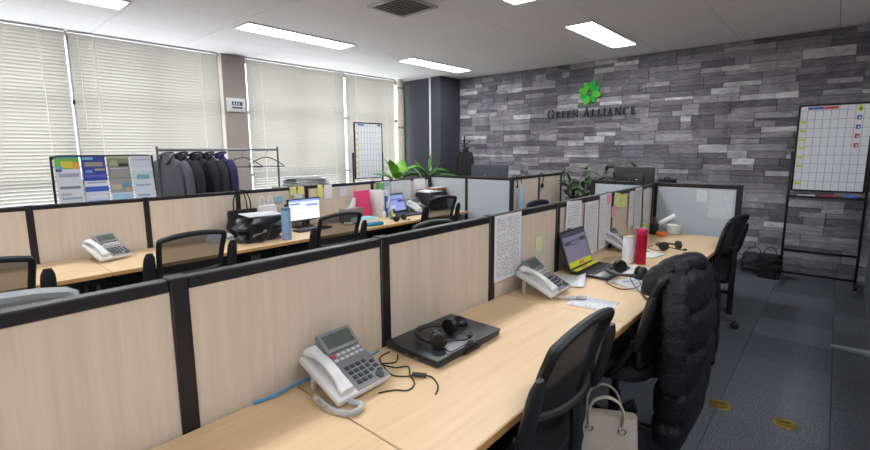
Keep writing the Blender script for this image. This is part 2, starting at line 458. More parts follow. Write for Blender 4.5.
partition_run('frosted_screen', 'frosted acrylic end screen closing the desk block with the printer', (-4.20, 4.66, 0), (-2.9, 4.66, 0), [0, .63, 1.30], 1.16, FROST, z0=.5, postw=.04, railh=.03, th=.03)
partition_run('maple_screen', 'low maple screen with a hanging umbrella and a hook', (-2.93, 4.72, 0), (-2.97, 6.1, 0), [0, .68, 1.36], 1.165, WOODP, postw=.04, railh=.03, th=.03)
partition_run('frosted_screen', 'frosted acrylic screen at the desk end with a small white paper', (-1.93, 4.74, 0), (-.62, 4.74, 0), [0, .62, 1.31], 1.172, FROST, z0=.5, postw=.045, railh=.035, th=.03)

# ================================================================== DESKS
DY = [-.52, .755, 2.035, 3.31, 4.61]
def desk(x0, x1, y0, y1, label):
    t = thing('office_desk', label, 'desk', ((x0+x1)/2, (y0+y1)/2, 0), group='maple desks in rows')
    W = x1-x0; L = y1-y0-.004
    B().box((0, 0, .705), (W, L, .028), .003, seg=1).done('desk_top', DESK, t)
    B().box((W/2+.001, 0, .705), (.003, L, .024)).done('edge_band', EDGE, t, smooth=False)
    B().box((-.02, 0, .66), (W-.16, L-.06, .055)).done('frame_beam', BLACKM, t, smooth=False)
    B().box((-W/2+.06, 0, .45), (.016, L-.1, .40)).done('modesty_panel', BLACK, t, smooth=False)
    for s in (-1, 1):
        b = B(); b.box((0, s*(L/2-.05), .34), (.07, .035, .6), .006); b.box((0, s*(L/2-.05), .025), (W-.12, .045, .03), .006)
        b.done('leg', BLACKM, t)
for i in range(4):
    desk(-1.298, -.648, DY[i], DY[i+1], ['bare maple desk carrying only the blue network cable end', 'maple desk carrying the closed black laptop', 'maple desk with the open laptop and red tumbler', 'maple desk ending at the frosted screen'][i])
for i in range(4):
    desk(-4.16, -3.50, DY[i], DY[i+1], ['maple desk below the brochure rack', 'maple desk with a phone, two black bags and magazines', 'maple desk with the white monitor screen and tissue box', 'maple desk with a laptop and black printer'][i])

# ================================================================== CHAIRS
def chair_parts(t, back_m=None, seat_m=None, frame_m=None, film=False):
    """task chair facing local -x, armrests folded upright"""
    fm = frame_m or BLACK; sm = seat_m or FABRIC
    # seat
    rings = []
    for k, (zz, sc) in enumerate([(.43, .90), (.445, .98), (.47, 1.0), (.49, .96), (.498, .86)]):
        ring = []
        for j in range(28):
            a = 2*math.pi*j/28; c, s_ = math.cos(a), math.sin(a)
            sx = .235*sc*math.copysign(abs(c)**.5, c); sy = .24*sc*math.copysign(abs(s_)**.5, s_)
            ring.append((sx-.02, sy, zz - (.02 if sx < -.15 else 0)))
        rings.append(ring)
    B().loft(rings).done('seat', sm, t)
    B().box((0, 0, .415), (.30, .24, .04), .01).done('seat_mechanism', BLACK, t)
    # back frame outline in (y, z), leaning back in x
    def bx(zz): q = (zz-.5)/.45; return .175 + .085*q - .03*math.sin(math.pi*min(1, max(0, q)))
    o2 = [(-.185, .52), (-.192, .66), (-.202, .82), (-.208, .91), (-.204, .938), (-.185, .947), (-.10, .960), (0, .965), (.10, .960), (.185, .947), (.204, .938), (.208, .91), (.202, .82), (.192, .66), (.185, .52), (.10, .50), (-.10, .50)]
    pts = smoothpath([(bx(zz), y, zz) for y, zz in o2], 4, True)
    B().tube(pts, .0175, 8, closed=True, flat=1.0).done('back_frame', fm, t)
    # mesh sheet
    rows = []
    for i in range(11):
        zz = .505+.44*i/10; hw = .183+.025*min(1, (zz-.52)/.35) if zz > .52 else .178
        row = []
        for j in range(11):
            u = -1+2*j/10
            z2 = zz + (.018*(1-u*u) if i == 10 else 0)
            row.append((bx(zz)+.012*(1-u*u), hw*u*.985, z2))
        rows.append(row)
    B().loft(rows, cap=False, closed=False).done('backrest', back_m or MESHF, t)
    # spine and lumbar bar
    B().tube(smoothpath([(.05, 0, .41), (.2, 0, .42), (.235, 0, .50), (.24, 0, .62), (.235, 0, .70)], 4), [.022]*17, 8).done('back_support', fm, t)
    B().tube(smoothpath([(.19, -.19, .70), (.225, -.1, .70), (.235, 0, .70), (.225, .1, .70), (.19, .19, .70)], 4), .014, 8).done('lumbar_bar', fm, t)
    # folded armrests
    for s in (-1, 1):
        b = B()
        rr = []
        for k in range(9):
            q = k/8; zz = .62+.255*q; wv = .021*(1-abs(2*q-1)**5*.55); dv = .036*(1-abs(2*q-1)**5*.5)
            xc = .19+.055*q
            rr.append([(xc+wv*1.0*math.cos(2*math.pi*j/14), s*.266+dv*math.sin(2*math.pi*j/14), zz) for j in range(14)])
        b.loft(rr)
        ar = b.done('armrest', BLACK, t)
        B().tube(smoothpath([(.03, s*.20, .435), (.07, s*.245, .47), (.13, s*.262, .56), (.18, s*.264, .66)], 4), .017, 8).done('bracket', fm, ar)
    B().tube([(.0, 0, .09), (0, 0, .26)], .03, 12).tube([(0, 0, .26), (0, 0, .41)], .017, 12).done('gas_lift', BLACKM, t)
    B().tube(smoothpath([(-.03, -.1, .415), (-.03, -.22, .41), (-.03, -.27, .40)], 3), .007, 6).done('lever', BLACK, t)
    b = B(); b.lathe([(.03, .07), (.045, .08), (.045, .12), (.03, .13)], 14)
    for k in range(5):
        a = R(72*k+20); c, s_ = math.cos(a), math.sin(a)
        b.tube([(.03*c, .03*s_, .105), (.16*c, .16*s_, .092), (.29*c, .29*s_, .07)], [.024, .02, .014], 8, flat=.8)
    b.done('star_base', BLACK, t)
    for k in range(5):
        a = R(72*k+20); c, s_ = math.cos(a), math.sin(a)
        M = Matrix.Translation((.285*c, .285*s_, .03)) @ Matrix.Rotation(a+.6*k, 4, 'Z') @ Matrix.Rotation(R(90), 4, 'X')
        b = B(); b.lathe([(.02, -.024), (.029, -.02), (.03, -.006), (.018, -.005), (.018, .005), (.03, .006), (.029, .02), (.02, .024)], 14, M=M)
        b.tube([(.285*c, .285*s_, .03), (.285*c, .285*s_, .075)], .008, 6)
        b.done('caster', BLACK, t)
    if film:
        B().tube([(bx(zz), y, zz) for y, zz in o2[2:13]], .026, 8).done('plastic_film', mat_see('clear_film', srgb(190, 195, 200), .55, .2), t)
def chair(x, y, rz, label, **k):
    t = thing('task_chair', label, 'chair', (x, y, 0), rz, 'black task chairs with folded armrests'); chair_parts(t, **k); return t
DENSE = mat_see('dense_back_fabric', srgb(18, 18, 22), 1.0, .85)
ch0 = chair(-.80, 1.32, 0, 'black mesh task chair pulled up to the closed laptop', back_m=DENSE)
ch1 = chair(-3.40, .12, 2, 'black mesh task chair facing the empty desk below the brochure rack')
dup(ch0, (-.76, 2.26, 0), -3, 'black task chair with a puffer coat draped over its back')
dup(ch0, (-.80, 4.30, 0), -8, 'black task chair at the desk end by the frosted screen')
dup(ch1, (-3.40, 1.13, 0), 3, 'black mesh task chair at the desk with the black bags')
dup(ch1, (-3.40, 2.34, 0), 0, 'black mesh task chair at the desk with the monitor and tissue box')
dup(ch1, (-3.61, 3.96, 0), -6, 'black mesh task chair beside the black printer')
dup(ch0, (-1.98, 2.50, 0), 180, 'black task chair tucked against the far side of the papered partition')
chair(-1.99, .14, 180, 'task chair with its back wrapped in clear plastic film', film=True, back_m=mat('film_wrapped_back', srgb(150, 153, 158), .3))
chair(-2.05, 4.22, 180, 'navy fabric task chair beside the hanging umbrella screen', back_m=NAVYF, seat_m=NAVYF, frame_m=NAVYF)

# ================================================================== PHONES
KEY = mat('phone_key_dark', srgb(52, 56, 62), .45); KEYL = mat('phone_key_light', srgb(205, 207, 208), .45)
FACE = mat('phone_face_grey', srgb(128, 130, 134), .45); LCD = mat('phone_lcd', srgb(88, 96, 92), .2)
REDK = mat('red_key', srgb(190, 60, 60), .4)
def phone_parts(t, tilt=24, cord=True):
    """desk phone: local x to the user's right, y away from the user; handset on the left"""
    M = Matrix.Translation((0, 0, .012)) @ Matrix.Rotation(R(tilt), 4, 'X')
    B().box((0, .115, .011), (.232, .23, .026), .008, M=M).done('body', WHITEP, t)
    B().box((.038, .10, .0245), (.146, .19, .004), .001, M=M).done('face_plate', FACE, t)
    M2 = M @ Matrix.Translation((0, .19, .024)) @ Matrix.Rotation(R(16), 4, 'X')
    d = B().box((.038, .035, .006), (.146, .082, .02), .004, M=M2).done('display_housing', FACE, t)
    B().box((.038, .035, .0165), (.118, .055, .002), .0, M=M2).done('lcd', LCD, d)
    for r_ in range(2):
        for c in range(6):
            m = REDK if (c == 0 and r_ == 1) else KEYL
            B().box((-.019+.0225*c, .146+.022*r_, .0285), (.017, .011, .006), .001, M=M, seg=1).done('line_key', m, t)
    for r_ in range(4):
        for c in range(3):
            B().box((-.008+.024*c, .032+.023*r_, .0285), (.017, .015, .007), .002, M=M, seg=1).done('number_key', KEY, t)
    for r_ in range(3):
        B().box((.066+.0, .055+.023*r_, .0285), (.015, .014, .006), .002, M=M, seg=1).done('function_key', KEY, t)
        B().box((.092, .040+.023*r_, .0285), (.018, .014, .006), .002, M=M, seg=1).done('function_key', KEY, t)
    B().lathe([(.016, .026), (.016, .031), (.012, .033)], 16, (.078, .024, 0), M=M).done('navigation_pad', KEY, t)
    # handset
    rings = []
    for k in range(13):
        q = k/12; y = .012+.215*q
        e = max(0, 1-min(q, 1-q)*4.2)
        wv = .019+.009*e; hz = .030+.017*math.sin(math.pi*q)
        hv = .010+.009*e
        rings.append([(-.078+wv*math.copysign(abs(math.cos(a))**.7, math.cos(a)), y, hz+.006*(1-e)+.0 + hv*math.copysign(abs(math.sin(a))**.7, math.sin(a)) + .006) for a in [2*math.pi*j/16 for j in range(16)]])
    B().loft(rings, M=M).done('handset', WHITEP, t)
    fh = .185*math.sin(R(tilt))
    for s in (-1, 1): B().box((s*.08, .175, fh/2), (.016, .02, fh), .004).done('stand_foot', LGREY, t)
    if cord:
        path = smoothpath([(-.078, .02, .03), (-.07, -.012, .017), (-.055, -.04, .012), (-.085, -.06, .012), (-.12, -.04, .012), (-.135, .02, .012), (-.13, .10, .02)], 6)
        n = 340; pts = []
        for i in range(n+1):
            q = i/n*(len(path)-1); k = min(int(q), len(path)-2); c = path[k].lerp(path[k+1], q-k)
            tg = (path[k+1]-path[k]).normalized(); u = tg.cross(Vector((0, 0, 1))).normalized(); v = u.cross(tg)
            a = i*.9; pts.append(c + .0085*(math.cos(a)*u+math.sin(a)*v))
        B().tube(pts, .0022, 5).done('coiled_cord', LGREY, t)
t = thing('desk_phone', 'white office phone with coiled cord beside the closed laptop', 'phone', (-1.065, .862, .72), 92, 'white office phones'); phone_parts(t, 23); t.scale = (.95, .95, .95)
t2 = thing('desk_phone', 'white office phone beside the open laptop with yellow stickers', 'phone', (-1.05, 2.20, .72), 92, 'white office phones'); phone_parts(t2, 23, False)
pth = smoothpath([(-.078, .02, .03), (-.07, -.02, .014), (-.03, -.07, .012), (.0, -.11, .012), (.02, -.13, .012), (-.02, -.10, .02), (-.06, -.04, .014)], 5)
pts = []
for i in range(261):
    q = i/260*(len(pth)-1); k = min(int(q), len(pth)-2); c = pth[k].lerp(pth[k+1], q-k)
    tg = (pth[k+1]-pth[k]).normalized(); u = tg.cross(Vector((0, 0, 1))).normalized(); v = u.cross(tg)
    pts.append(c + .008*(math.cos(i*.95)*u+math.sin(i*.95)*v))
B().tube(pts, .0022, 5).done('coiled_cord', LGREY, t2)
t3 = thing('desk_phone', 'white office phone on the empty desk below the brochure rack', 'phone', (-3.86, .875, .72), 108, 'white office phones'); phone_parts(t3, 24, False)
dup(t2, (-1.14, 3.56, .72), 84, 'white office phone behind the red tumbler')
dup(t2, (-3.84, 4.13, .72), 92, 'white office phone between the laptop and the black printer')
# ---- blue network cable
BLUE = mat('blue_cable', srgb(58, 140, 196), .5)
tag(B().tube(smoothpath([(-1.288, .60, .726), (-1.27, .66, .733), (-1.262, .74, .745), (-1.258, .80, .742), (-1.21, .87, .727), (-1.255, 1.0, .727), (-1.27, 1.10, .728)], 6), .0042, 7).done('network_cable', BLUE), 'blue network cable running along the partition behind the phone', 'cable')

# ================================================================== LAPTOPS
LAPB = mat('laptop_black', srgb(42, 46, 54), .32, .1)
t = thing('laptop', 'closed black laptop with a headset resting on its lid', 'laptop', (-1.14, 1.345, .72), 90)
B().box((0, 0, .013), (.40, .27, .017), .005).done('base', LAPB, t)
B().box((0, 0, .0275), (.405, .275, .011), .004).done('lid', LAPB, t)
B().box((0, -.14, .012), (.10, .012, .012), .004).done('front_lip', BLACK, t)
for sx in (-1, 1): B().box((sx*.13, .137, .017), (.07, .012, .014), .004).done('hinge', BLACK, t)
for sx in (-.16, .16):
    for sy in (-.1, .1): B().box((sx, sy, .003), (.03, .012, .006), .001).done('rubber_foot', BLACK, t)
B().box((-.2, -.03, .013), (.006, .016, .006)).box((-.2, .02, .013), (.006, .016, .006)).done('port', CHROME, t)
SCR = mat_rects('screen_document', srgb(108, 104, 128), [(.0, 1, .86, 1, srgb(60, 58, 72)), (.04, .32, .60, .72, srgb(66, 64, 84)), (.34, .70, .66, .74, srgb(84, 82, 102)), (.72, .97, .64, .76, srgb(52, 50, 70)), (.32, .68, .56, .62, srgb(90, 88, 108))], .25, .4)
def laptop_open(loc, rz, label, ang=112, wd=.36, dp=.24, scr=SCR, stickers=False):
    t = thing('laptop', label, 'laptop', loc, rz)
    B().box((0, -dp/2, .010), (wd, dp, .018), .004).done('base', LAPB, t)
    kb = B().box((0, -dp*.40, .0195), (wd*.88, dp*.48, .002)).done('keyboard', BLACK, t, smooth=False)
    for r_ in range(5):
        for c in range(13):
            B().box((-wd*.405+wd*.0675*c, -dp*.20-dp*.093*r_, .0215), (wd*.055, dp*.075, .003), seg=1).done('key', mat('key_black', srgb(44, 45, 50), .5), kb, smooth=False)
    B().box((0, -dp*.83, .0195), (wd*.27, dp*.24, .001)).done('touchpad', mat('touchpad_grey', srgb(60, 62, 66), .4), t, smooth=False)
    M = Matrix.Translation((0, .0, .016)) @ Matrix.Rotation(R(ang-180), 4, 'X')   # lid plane: local -y up along the lid
    M = Matrix.Translation((0, 0, .016)) @ Matrix.Rotation(R(-(ang-90)), 4, 'X')
    lid = B().box((0, .004, dp/2), (wd, .010, dp), .003, M=M).done('lid', LAPB, t)
    q = B().box((0, 0, 0), (wd*.92, .001, dp*.84)).done('screen', scr, lid, smooth=False)
    q.matrix_local = M @ Matrix.Translation((0, -.0015, dp*.53))
    for sx in (-1, 1): B().tube([(sx*wd*.38-.02, .002, .016), (sx*wd*.38+.02, .002, .016)], .008, 10).done('hinge', BLACK, t)
    return t, M
t, M = laptop_open((-1.205, 2.815, .72), 90, 'open black laptop with yellow sticker strips below its screen', 108, .37, .25)
YEL = mat('fluorescent_yellow_note', srgb(226, 232, 58), .6); ORG = mat('orange_note', srgb(240, 130, 100), .6)
q = B().box((0, -.004, .028), (.33, .001, .036), M=M).done('sticker_strip', YEL, t, smooth=False)
B().box((.01, -.0048, .028), (.07, .0006, .022), M=M).done('sticker_text', ORG, q, smooth=False)
q = B().box((0, -.035, .0245), (.35, .034, .001)).done('sticker_strip', YEL, t, smooth=False)
B().box((-.03, -.035, .0252), (.09, .02, .0006)).done('sticker_text', ORG, q, smooth=False)
SCR2 = mat_rects('screen_blue_window', srgb(128, 142, 190), [(.0, 1, .93, 1, srgb(70, 80, 120)), (.08, .9, .62, .72, srgb(90, 100, 150)), (.66, .98, .5, .62, srgb(50, 60, 130)), (.05, .5, .1, .35, srgb(160, 170, 205))], .25, .6)
laptop_open((-4.0, 3.825, .72), 92, 'open laptop with blue screen between the binders and the printer', 110, .36, .25, SCR2)
# ---- monitor with light screen on row two
SCR3 = mat_rects('screen_spreadsheet', srgb(206, 212, 236), [(0, 1, .90, 1, srgb(120, 140, 200)), (.02, .35, .76, .84, srgb(90, 110, 180)), (.55, .95, .66, .76, srgb(120, 130, 190)), (.1, .9, .55, .58, srgb(170, 176, 210)), (.1, .6, .3, .34, srgb(176, 182, 214))], .25, .75)
t = thing('monitor', 'desktop monitor showing a white and blue page beside the blue tumbler', 'monitor', (-4.05, 2.55, .72), 92)
B().box((0, 0, .185), (.38, .03, .23), .006).done('housing', BLACK, t)
q = B().box((0, 0, 0), (.36, .001, .205)).done('screen', SCR3, t, smooth=False); q.location = (0, -.0158, .187)
B().tube([(0, .01, .01), (0, .01, .12)], .018, 10).done('stand_neck', BLACK, t)
B().box((0, .01, .006), (.2, .14, .012), .005).done('stand_base', BLACK, t)
t = thing('keyboard', 'black keyboard in front of the monitor beside the blue tumbler', 'keyboard', (-3.86, 2.52, .72), 92)
B().box((0, 0, .009), (.38, .12, .016), .004).done('tray', BLACK, t)
for r_ in range(4):
    B().box((0, -.04+.027*r_, .019), (.36, .02, .005), .001).done('key_row', mat('key_black', srgb(44, 45, 50), .5), t)

# ================================================================== HEADSETS, MOUSE, SMALL CABLES
LEATHER = mat('black_leatherette', srgb(20, 20, 23), .35, 0, .1, 200, .1)
def headset(loc, rz, label, cable=None, rot=None, flat=True):
    t = thing('headset', label, 'headset', loc, rz, 'black call headsets', rot=rot)
    # lies on its side: the band makes an arch in the local xy plane
    R0 = .078
    band = [(R0*math.sin(R(a)), R0*1.12*math.cos(R(a)), .030) for a in range(-105, 106, 10)]
    B().tube(band, .011, 8, flat=.7).done('headband', BLACK, t)
    for s in (-1, 1):
        M = Matrix.Translation((s*.077, -.028, .034)) @ Matrix.Rotation(R(90), 4, 'Y') @ Matrix.Rotation(R(s*18), 4, 'X')
        e = B().lathe([(.012, -.016), (.028, -.014), (.033, -.006), (.033, .006), (.026, .012), (.012, .013)], 20, M=M).done('earcup', BLACK, t)
        B().lathe([(.016, -.02 if s > 0 else .014), (.031, -.019 if s > 0 else .015), (.034, -.012 if s > 0 else .021), (.03, -.006 if s > 0 else .026)], 20, M=M).done('ear_cushion', LEATHER, e)
        B().tube([(s*.083, -.028, .026), (s*.082, .01, .026)], .007, 8).done('yoke', BLACK, t)
    m = B().tube(smoothpath([(-.085, -.035, .04), (-.06, -.085, .035), (-.01, -.115, .022), (.03, -.12, .018)], 5), .0035, 6).done('microphone_boom', BLACK, t)
    B().tube([(.028, -.12, .018), (.052, -.12, .017)], .0085, 10).done('microphone', BLACK, m)
    if cable:
        B().tube(smoothpath(cable, 6), .0024, 6).done('cable', BLACK, t)
    return t
headset((-1.125, 1.285, .753), 112, 'black headset lying on the closed laptop', [(-.08, -.05, .02), (-.10, -.08, .006), (-.04, -.11, .006), (.03, -.14, .005), (.0, -.165, .003)])
hs2 = headset((-.885, 2.71, .744), 150, 'black headset on loose papers beside the open laptop', [(-.08, -.05, .01), (-.12, -.02, -.006), (-.16, .05, -.014), (-.2, .08, -.017), (-.22, .05, -.018)])
hs2.scale = (1.2, 1.2, 1.2)
headset((-.93, 3.79, .722), 60, 'black headset lying on the desk past the red tumbler', [(-.08, -.05, .01), (-.12, -.03, .004), (-.13, .04, .003), (-.08, .12, .003), (.0, .15, .003)])
t = thing('mouse', 'black computer mouse on the closed laptop lid', 'mouse', (-1.175, 1.465, .753), 100)
rings = []
for k in range(9):
    q = k/8; zz = .034*(1-(1-q)**1) ; sc = math.sqrt(max(0.02, 1-q**2.2))
    rings.append([(.030*sc*math.cos(a), .052*sc*math.sin(a), .034*q*(1-.15*math.sin(a))) for a in [2*math.pi*j/18 for j in range(18)]])
B().loft(rings).done('shell', LEATHER, t)
B().lathe([(.006, -.004), (.007, 0), (.006, .004)], 12, M=Matrix.Translation((0, .03, .026)) @ Matrix.Rotation(R(90), 4, 'Y')).done('scroll_wheel', GREYP, t)
def cable(name, label, pts, r=.0026, m=BLACK, plug=None):
    t = thing(name, label, 'cable', (0, 0, 0))
    P = smoothpath(pts, 6); o = P[0].copy(); o.z = .72; t.location = o
    B().tube([p-o for p in P], r, 6).done('wire', m, t)
    if plug:
        c, d, s = plug; dv = (Vector(d)).normalized(); c = Vector(c)-o
        B().tube([c-dv*s[0]/2, c+dv*s[0]/2], s[1], 8, flat=.6).done('plug_body', BLACK, t)
    return t
zc = .7228
cable('headset_cable', 'thin black cable with an inline plug looping from the closed laptop', [(-1.24, 1.13, zc), (-1.23, 1.07, zc), (-1.16, 1.03, zc), (-1.10, 1.01, zc), (-1.06, 1.03, zc), (-1.02, 1.065, .727), (-.985, 1.09, zc), (-.93, 1.06, zc), (-.90, 1.015, zc)], plug=((-1.02, 1.065, .729), (1, .6, 0), (.05, .011)))
cable('power_cable', 'black cable snaking beside the phone keypad to the closed laptop', [(-1.2, 1.135, zc), (-1.16, 1.085, zc), (-1.19, 1.04, zc), (-1.13, 1.055, zc), (-1.10, 1.09, zc), (-1.05, 1.05, zc), (-1.0, 1.02, zc), (-.985, .975, zc), (-1.02, .945, zc), (-1.045, .90, zc)])
cable('headset_lead', 'thin looped black lead hanging to the desk edge beside the papers', [(-.98, 2.66, zc), (-.93, 2.56, .7275), (-.84, 2.52, zc), (-.78, 2.60, .728), (-.80, 2.70, .735), (-.86, 2.72, .745), (-.80, 2.60, .735), (-.70, 2.46, zc), (-.672, 2.405, zc)], plug=((-.69, 2.44, .7285), (.7, -1, 0), (.06, .009)))

# ================================================================== PAPERS AND NOTES
INK = srgb(166, 168, 178)
def page(i, rows=34, thr=.47):
    return mat_rects('printed_page_%d' % i, srgb(222, 224, 231), [], .8, stripes=[(.08, .92, .05, .95, rows, INK, thr)])
PG = [page(0, 30, .46), page(1, 40, .5), page(2, 22, .55), page(3, 48, .44)]
PG.append(mat_rects('page_with_picture', srgb(224, 226, 232), [(.1, .45, .05, .35, srgb(96, 100, 120)), (.55, .9, .1, .3, srgb(150, 156, 176))], .8, stripes=[(.1, .9, .42, .93, 24, INK, .48)]))
PG.append(mat_rects('page_green_print', srgb(205, 218, 226), [(.02, .32, .45, .98, srgb(96, 160, 70)), (.34, .62, .3, .9, srgb(120, 178, 120)), (.66, .98, .6, .95, srgb(150, 190, 214))], .7))
NY = mat('note_yellow', srgb(232, 226, 138), .8); NG = mat('note_green', srgb(210, 224, 164), .8)
NP = mat('note_pink', srgb(238, 160, 178), .8); NB = mat('note_blue', srgb(130, 190, 214), .8); NC = mat('note_cream', srgb(216, 204, 172), .8)
def sheet(name, label, x, y0, y1, z0, z1, m, cat='paper', lean=0, roll=0, group=None):
    """sheet pinned to a partition face that looks towards +x"""
    o = B().box((0, 0, (z1-z0)/2), (y1-y0, .0012, z1-z0)).done(name, m, None, (x, (y0+y1)/2, z0), (lean, roll, 90), smooth=False)
    return tag(o, label, cat, group)
X1 = -1.3005
G1 = 'papers pinned on the long partition'
sheet('pinned_page', 'long printed page pinned on the partition above a phone', X1, 1.935, 2.20, .80, 1.158, PG[0], group=G1)
sheet('sticky_note', 'single pale green sticky note alone on a maple panel', X1-.010, 2.385, 2.47, .885, .975, NG, 'sticky note')
sheet('pinned_page', 'printed page with dark pictures pinned behind the open laptop', X1, 2.755, 2.985, .88, 1.155, PG[4], roll=3, group=G1)
sheet('pinned_page', 'small page tucked below the picture page behind the laptop', X1+.002, 2.84, 3.02, .79, .99, PG[1], group=G1)
sheet('pinned_page', 'tall narrow printed page pinned next to the picture page', X1, 3.06, 3.30, .74, 1.125, PG[3], group=G1)
sheet('pinned_page', 'tall printed page pinned under a pink sticky note', X1, 3.33, 3.56, .745, 1.158, PG[1], roll=-1.5, group=G1)
sheet('sticky_note', 'pink sticky note at the top corner of the tall printed page', X1+.0025, 3.46, 3.55, 1.075, 1.15, NP, 'sticky note')
sheet('sticky_note', 'pink sticky note below the green notes', X1+.004, 3.56, 3.65, .965, 1.05, NP, 'sticky note')
sheet('sticky_note', 'pale green sticky note fixed at a slant beside a yellow one', X1+.002, 3.60, 3.74, 1.035, 1.15, NG, 'sticky note', roll=8)
sheet('sticky_note', 'pale yellow sticky note between green note and hanging strips', X1-.008, 3.78, 3.92, 1.02, 1.14, NY, 'sticky note')
sheet('pinned_page', 'narrow paper strip hanging next to the yellow note', X1, 3.96, 4.09, .83, 1.14, PG[2], roll=2, group=G1)
sheet('pinned_page', 'wider paper strip hanging between two narrow strips', X1+.0015, 4.11, 4.29, .79, 1.156, PG[3], group=G1)
sheet('pinned_page', 'white strip hanging crookedly nearest the frosted screen', X1+.003, 4.36, 4.52, .79, 1.135, PG[2], roll=-5, group=G1)
X2 = -4.1635
G2 = 'notes pinned on the second partition'
sheet('sticky_note', 'yellow sticky note of a side-by-side pair above the monitor', X2, 2.47, 2.545, 1.045, 1.135, NY, 'sticky note', group=G2)
sheet('sticky_note', 'yellow sticky note of a side-by-side pair above the monitor', X2, 2.56, 2.635, 1.05, 1.13, NY, 'sticky note', group=G2)
sheet('sticky_note', 'pale blue note just above the monitor edge', X2+.002, 2.51, 2.61, .985, 1.055, mat('note_pale', srgb(206, 216, 220), .8), 'sticky note', group=G2)
sheet('sticky_note', 'cream square note close beside the dark partition post', X2-.006, 2.70, 2.79, 1.0, 1.10, NC, 'sticky note', group=G2)
sheet('sticky_note', 'tall yellow note beside a white slip', X2, 2.80, 2.865, .995, 1.135, NY, 'sticky note', group=G2)
sheet('pinned_slip', 'white slip of paper hanging beside the tall yellow note', X2, 2.88, 2.985, .975, 1.13, PAPER, group=G2)
sheet('pinned_slip', 'small pale slip pinned above the tissue box', X2, 3.09, 3.19, .985, 1.10, mat('slip_lilac', srgb(208, 210, 226), .8), group=G2)
sheet('sticky_note', 'small blue note between the paper bag and the monitor', X2, 2.30, 2.38, .985, 1.05, NB, 'sticky note', group=G2)
sheet('pinned_page', 'green and blue printed page pinned behind the laptop', X2, 3.62, 3.86, .96, 1.118, PG[5], group=G2)
sheet('pinned_page', 'wide printed page pinned behind the laptop and the phone', X2, 3.88, 4.22, .87, 1.115, PG[2], group=G2)
sheet('pinned_page', 'blank white page pinned above the black printer', X2+.002, 4.28, 4.50, .98, 1.122, PAPER, group=G2)
# on the frosted screen: looks towards -y
for (x0, x1, z0, z1, m, lb) in [(-.95, -.865, 1.01, 1.12, mat('slip_frost', srgb(206, 214, 220), .8), 'small white slip taped to the frosted screen'), (-.845, -.665, .87, 1.125, mat('page_frost', srgb(196, 202, 210), .8), 'pale page taped to the frosted screen beside a small slip')]:
    o = B().box((0, 0, (z1-z0)/2), (x1-x0, .0012, z1-z0)).done('taped_page', m, None, ((x0+x1)/2, 4.7295, z0), smooth=False); tag(o, lb, 'paper')
# loose on the desk
def loose(name, label, x, y, z, sx, sy, rz, m, curl=.0, cat='paper'):
    b = B(); rings = []
    for i in range(9):
        u = i/8-.5
        rings.append([(u*sx, v*sy, curl*(u*2)**2*(1 if v > 0 else .3)+.0004) for v in (-.5, 0, .5)])
    b.loft(rings, cap=False, closed=False)
    o = b.done(name, m, None, (x, y, z), (0, 0, rz)); md = o.modifiers.new('thickness', 'SOLIDIFY'); md.thickness = .0008
    return tag(o, label, cat)
PGF = mat_rects('printed_page_flat', srgb(224, 226, 232), [], .8, axes='xy', stripes=[(.06, .94, .06, .94, 26, INK, .5)])
PGF2 = mat_rects('printed_page_flat_b', srgb(220, 222, 230), [(.2, .8, .7, .8, srgb(170, 176, 196))], .8, axes='xy', stripes=[(.1, .9, .1, .6, 18, INK, .52)])
loose('loose_page', 'printed page lying on the desk between phone cord and chair', -.87, 2.19, .7215, .22, .17, 8, PGF)
loose('loose_page', 'white sheet leaning behind the phone next to the open laptop', -1.17, 2.46, .7215, .26, .22, 20, PAPER, .03)
loose('loose_page', 'printed page under the headset at the desk edge', -.80, 2.72, .7215, .30, .21, 66, PGF2, .004)
loose('loose_page', 'page under another sheet beside the laptop palm rest', -.90, 2.95, .7222, .29, .20, 80, PGF, .003)
loose('loose_page', 'sheet with pink tab sticking out from under the coat hood', -.76, 3.02, .7229, .24, .17, 70, PAPER, .003)
loose('pink_tab', 'small bright pink tab on the loose sheets', -.745, 2.98, .7305, .05, .02, 70, mat('hot_pink', srgb(230, 60, 120), .6), 0, 'sticky note')
loose('blue_note', 'bright blue note lying behind the white carton', -1.08, 3.30, .7215, .07, .05, 40, mat('note_bright_blue', srgb(60, 120, 205), .7), .004, 'sticky note')

# ================================================================== DESK OBJECTS, ROW ONE
RED = mat('red_tumbler', srgb(176, 14, 52), .25, .2, .05, 20)
t = thing('tumbler', 'tall glossy red tumbler beside the white carton', 'tumbler', (-.95, 3.19, .72))
B().lathe([(.030, 0), (.034, .004), (.035, .05), (.035, .19), (.034, .205)], 22).done('body', RED, t)
B().lathe([(.0345, .2055), (.035, .21), (.035, .235), (.031, .242), (.0, .243)], 22).done('lid', mat('red_lid', srgb(190, 30, 80), .35), t)
t = thing('carton', 'slim plain white carton standing beside the red tumbler', 'carton', (-1.02, 3.17, .72), 72)
B().box((0, 0, .09), (.085, .05, .18), .003).done('box', PAPER, t)
B().box((0, 0, .182), (.087, .052, .006), .002).done('lid', mat('carton_lid', srgb(206, 192, 168), .6), t)
t = thing('pen_holder', 'black pen holder with pens in front of the frosted screen', 'pen holder', (-1.21, 4.40, .72))
B().lathe([(.035, 0), (.038, .003), (.038, .10), (.034, .10), (.034, .006)], 18).done('cup', BLACK, t)
for k, (dx, dy, c) in enumerate([(.01, .01, srgb(40, 70, 160)), (-.012, .008, srgb(230, 230, 230)), (.006, -.014, srgb(60, 150, 90)), (-.008, -.01, srgb(200, 40, 40))]):
    B().tube([(dx*.5, dy*.5, .01), (dx*1.9, dy*1.9, .15+.008*k)], .0042, 8).done('pen', mat('pen_%d' % k, c, .4), t)
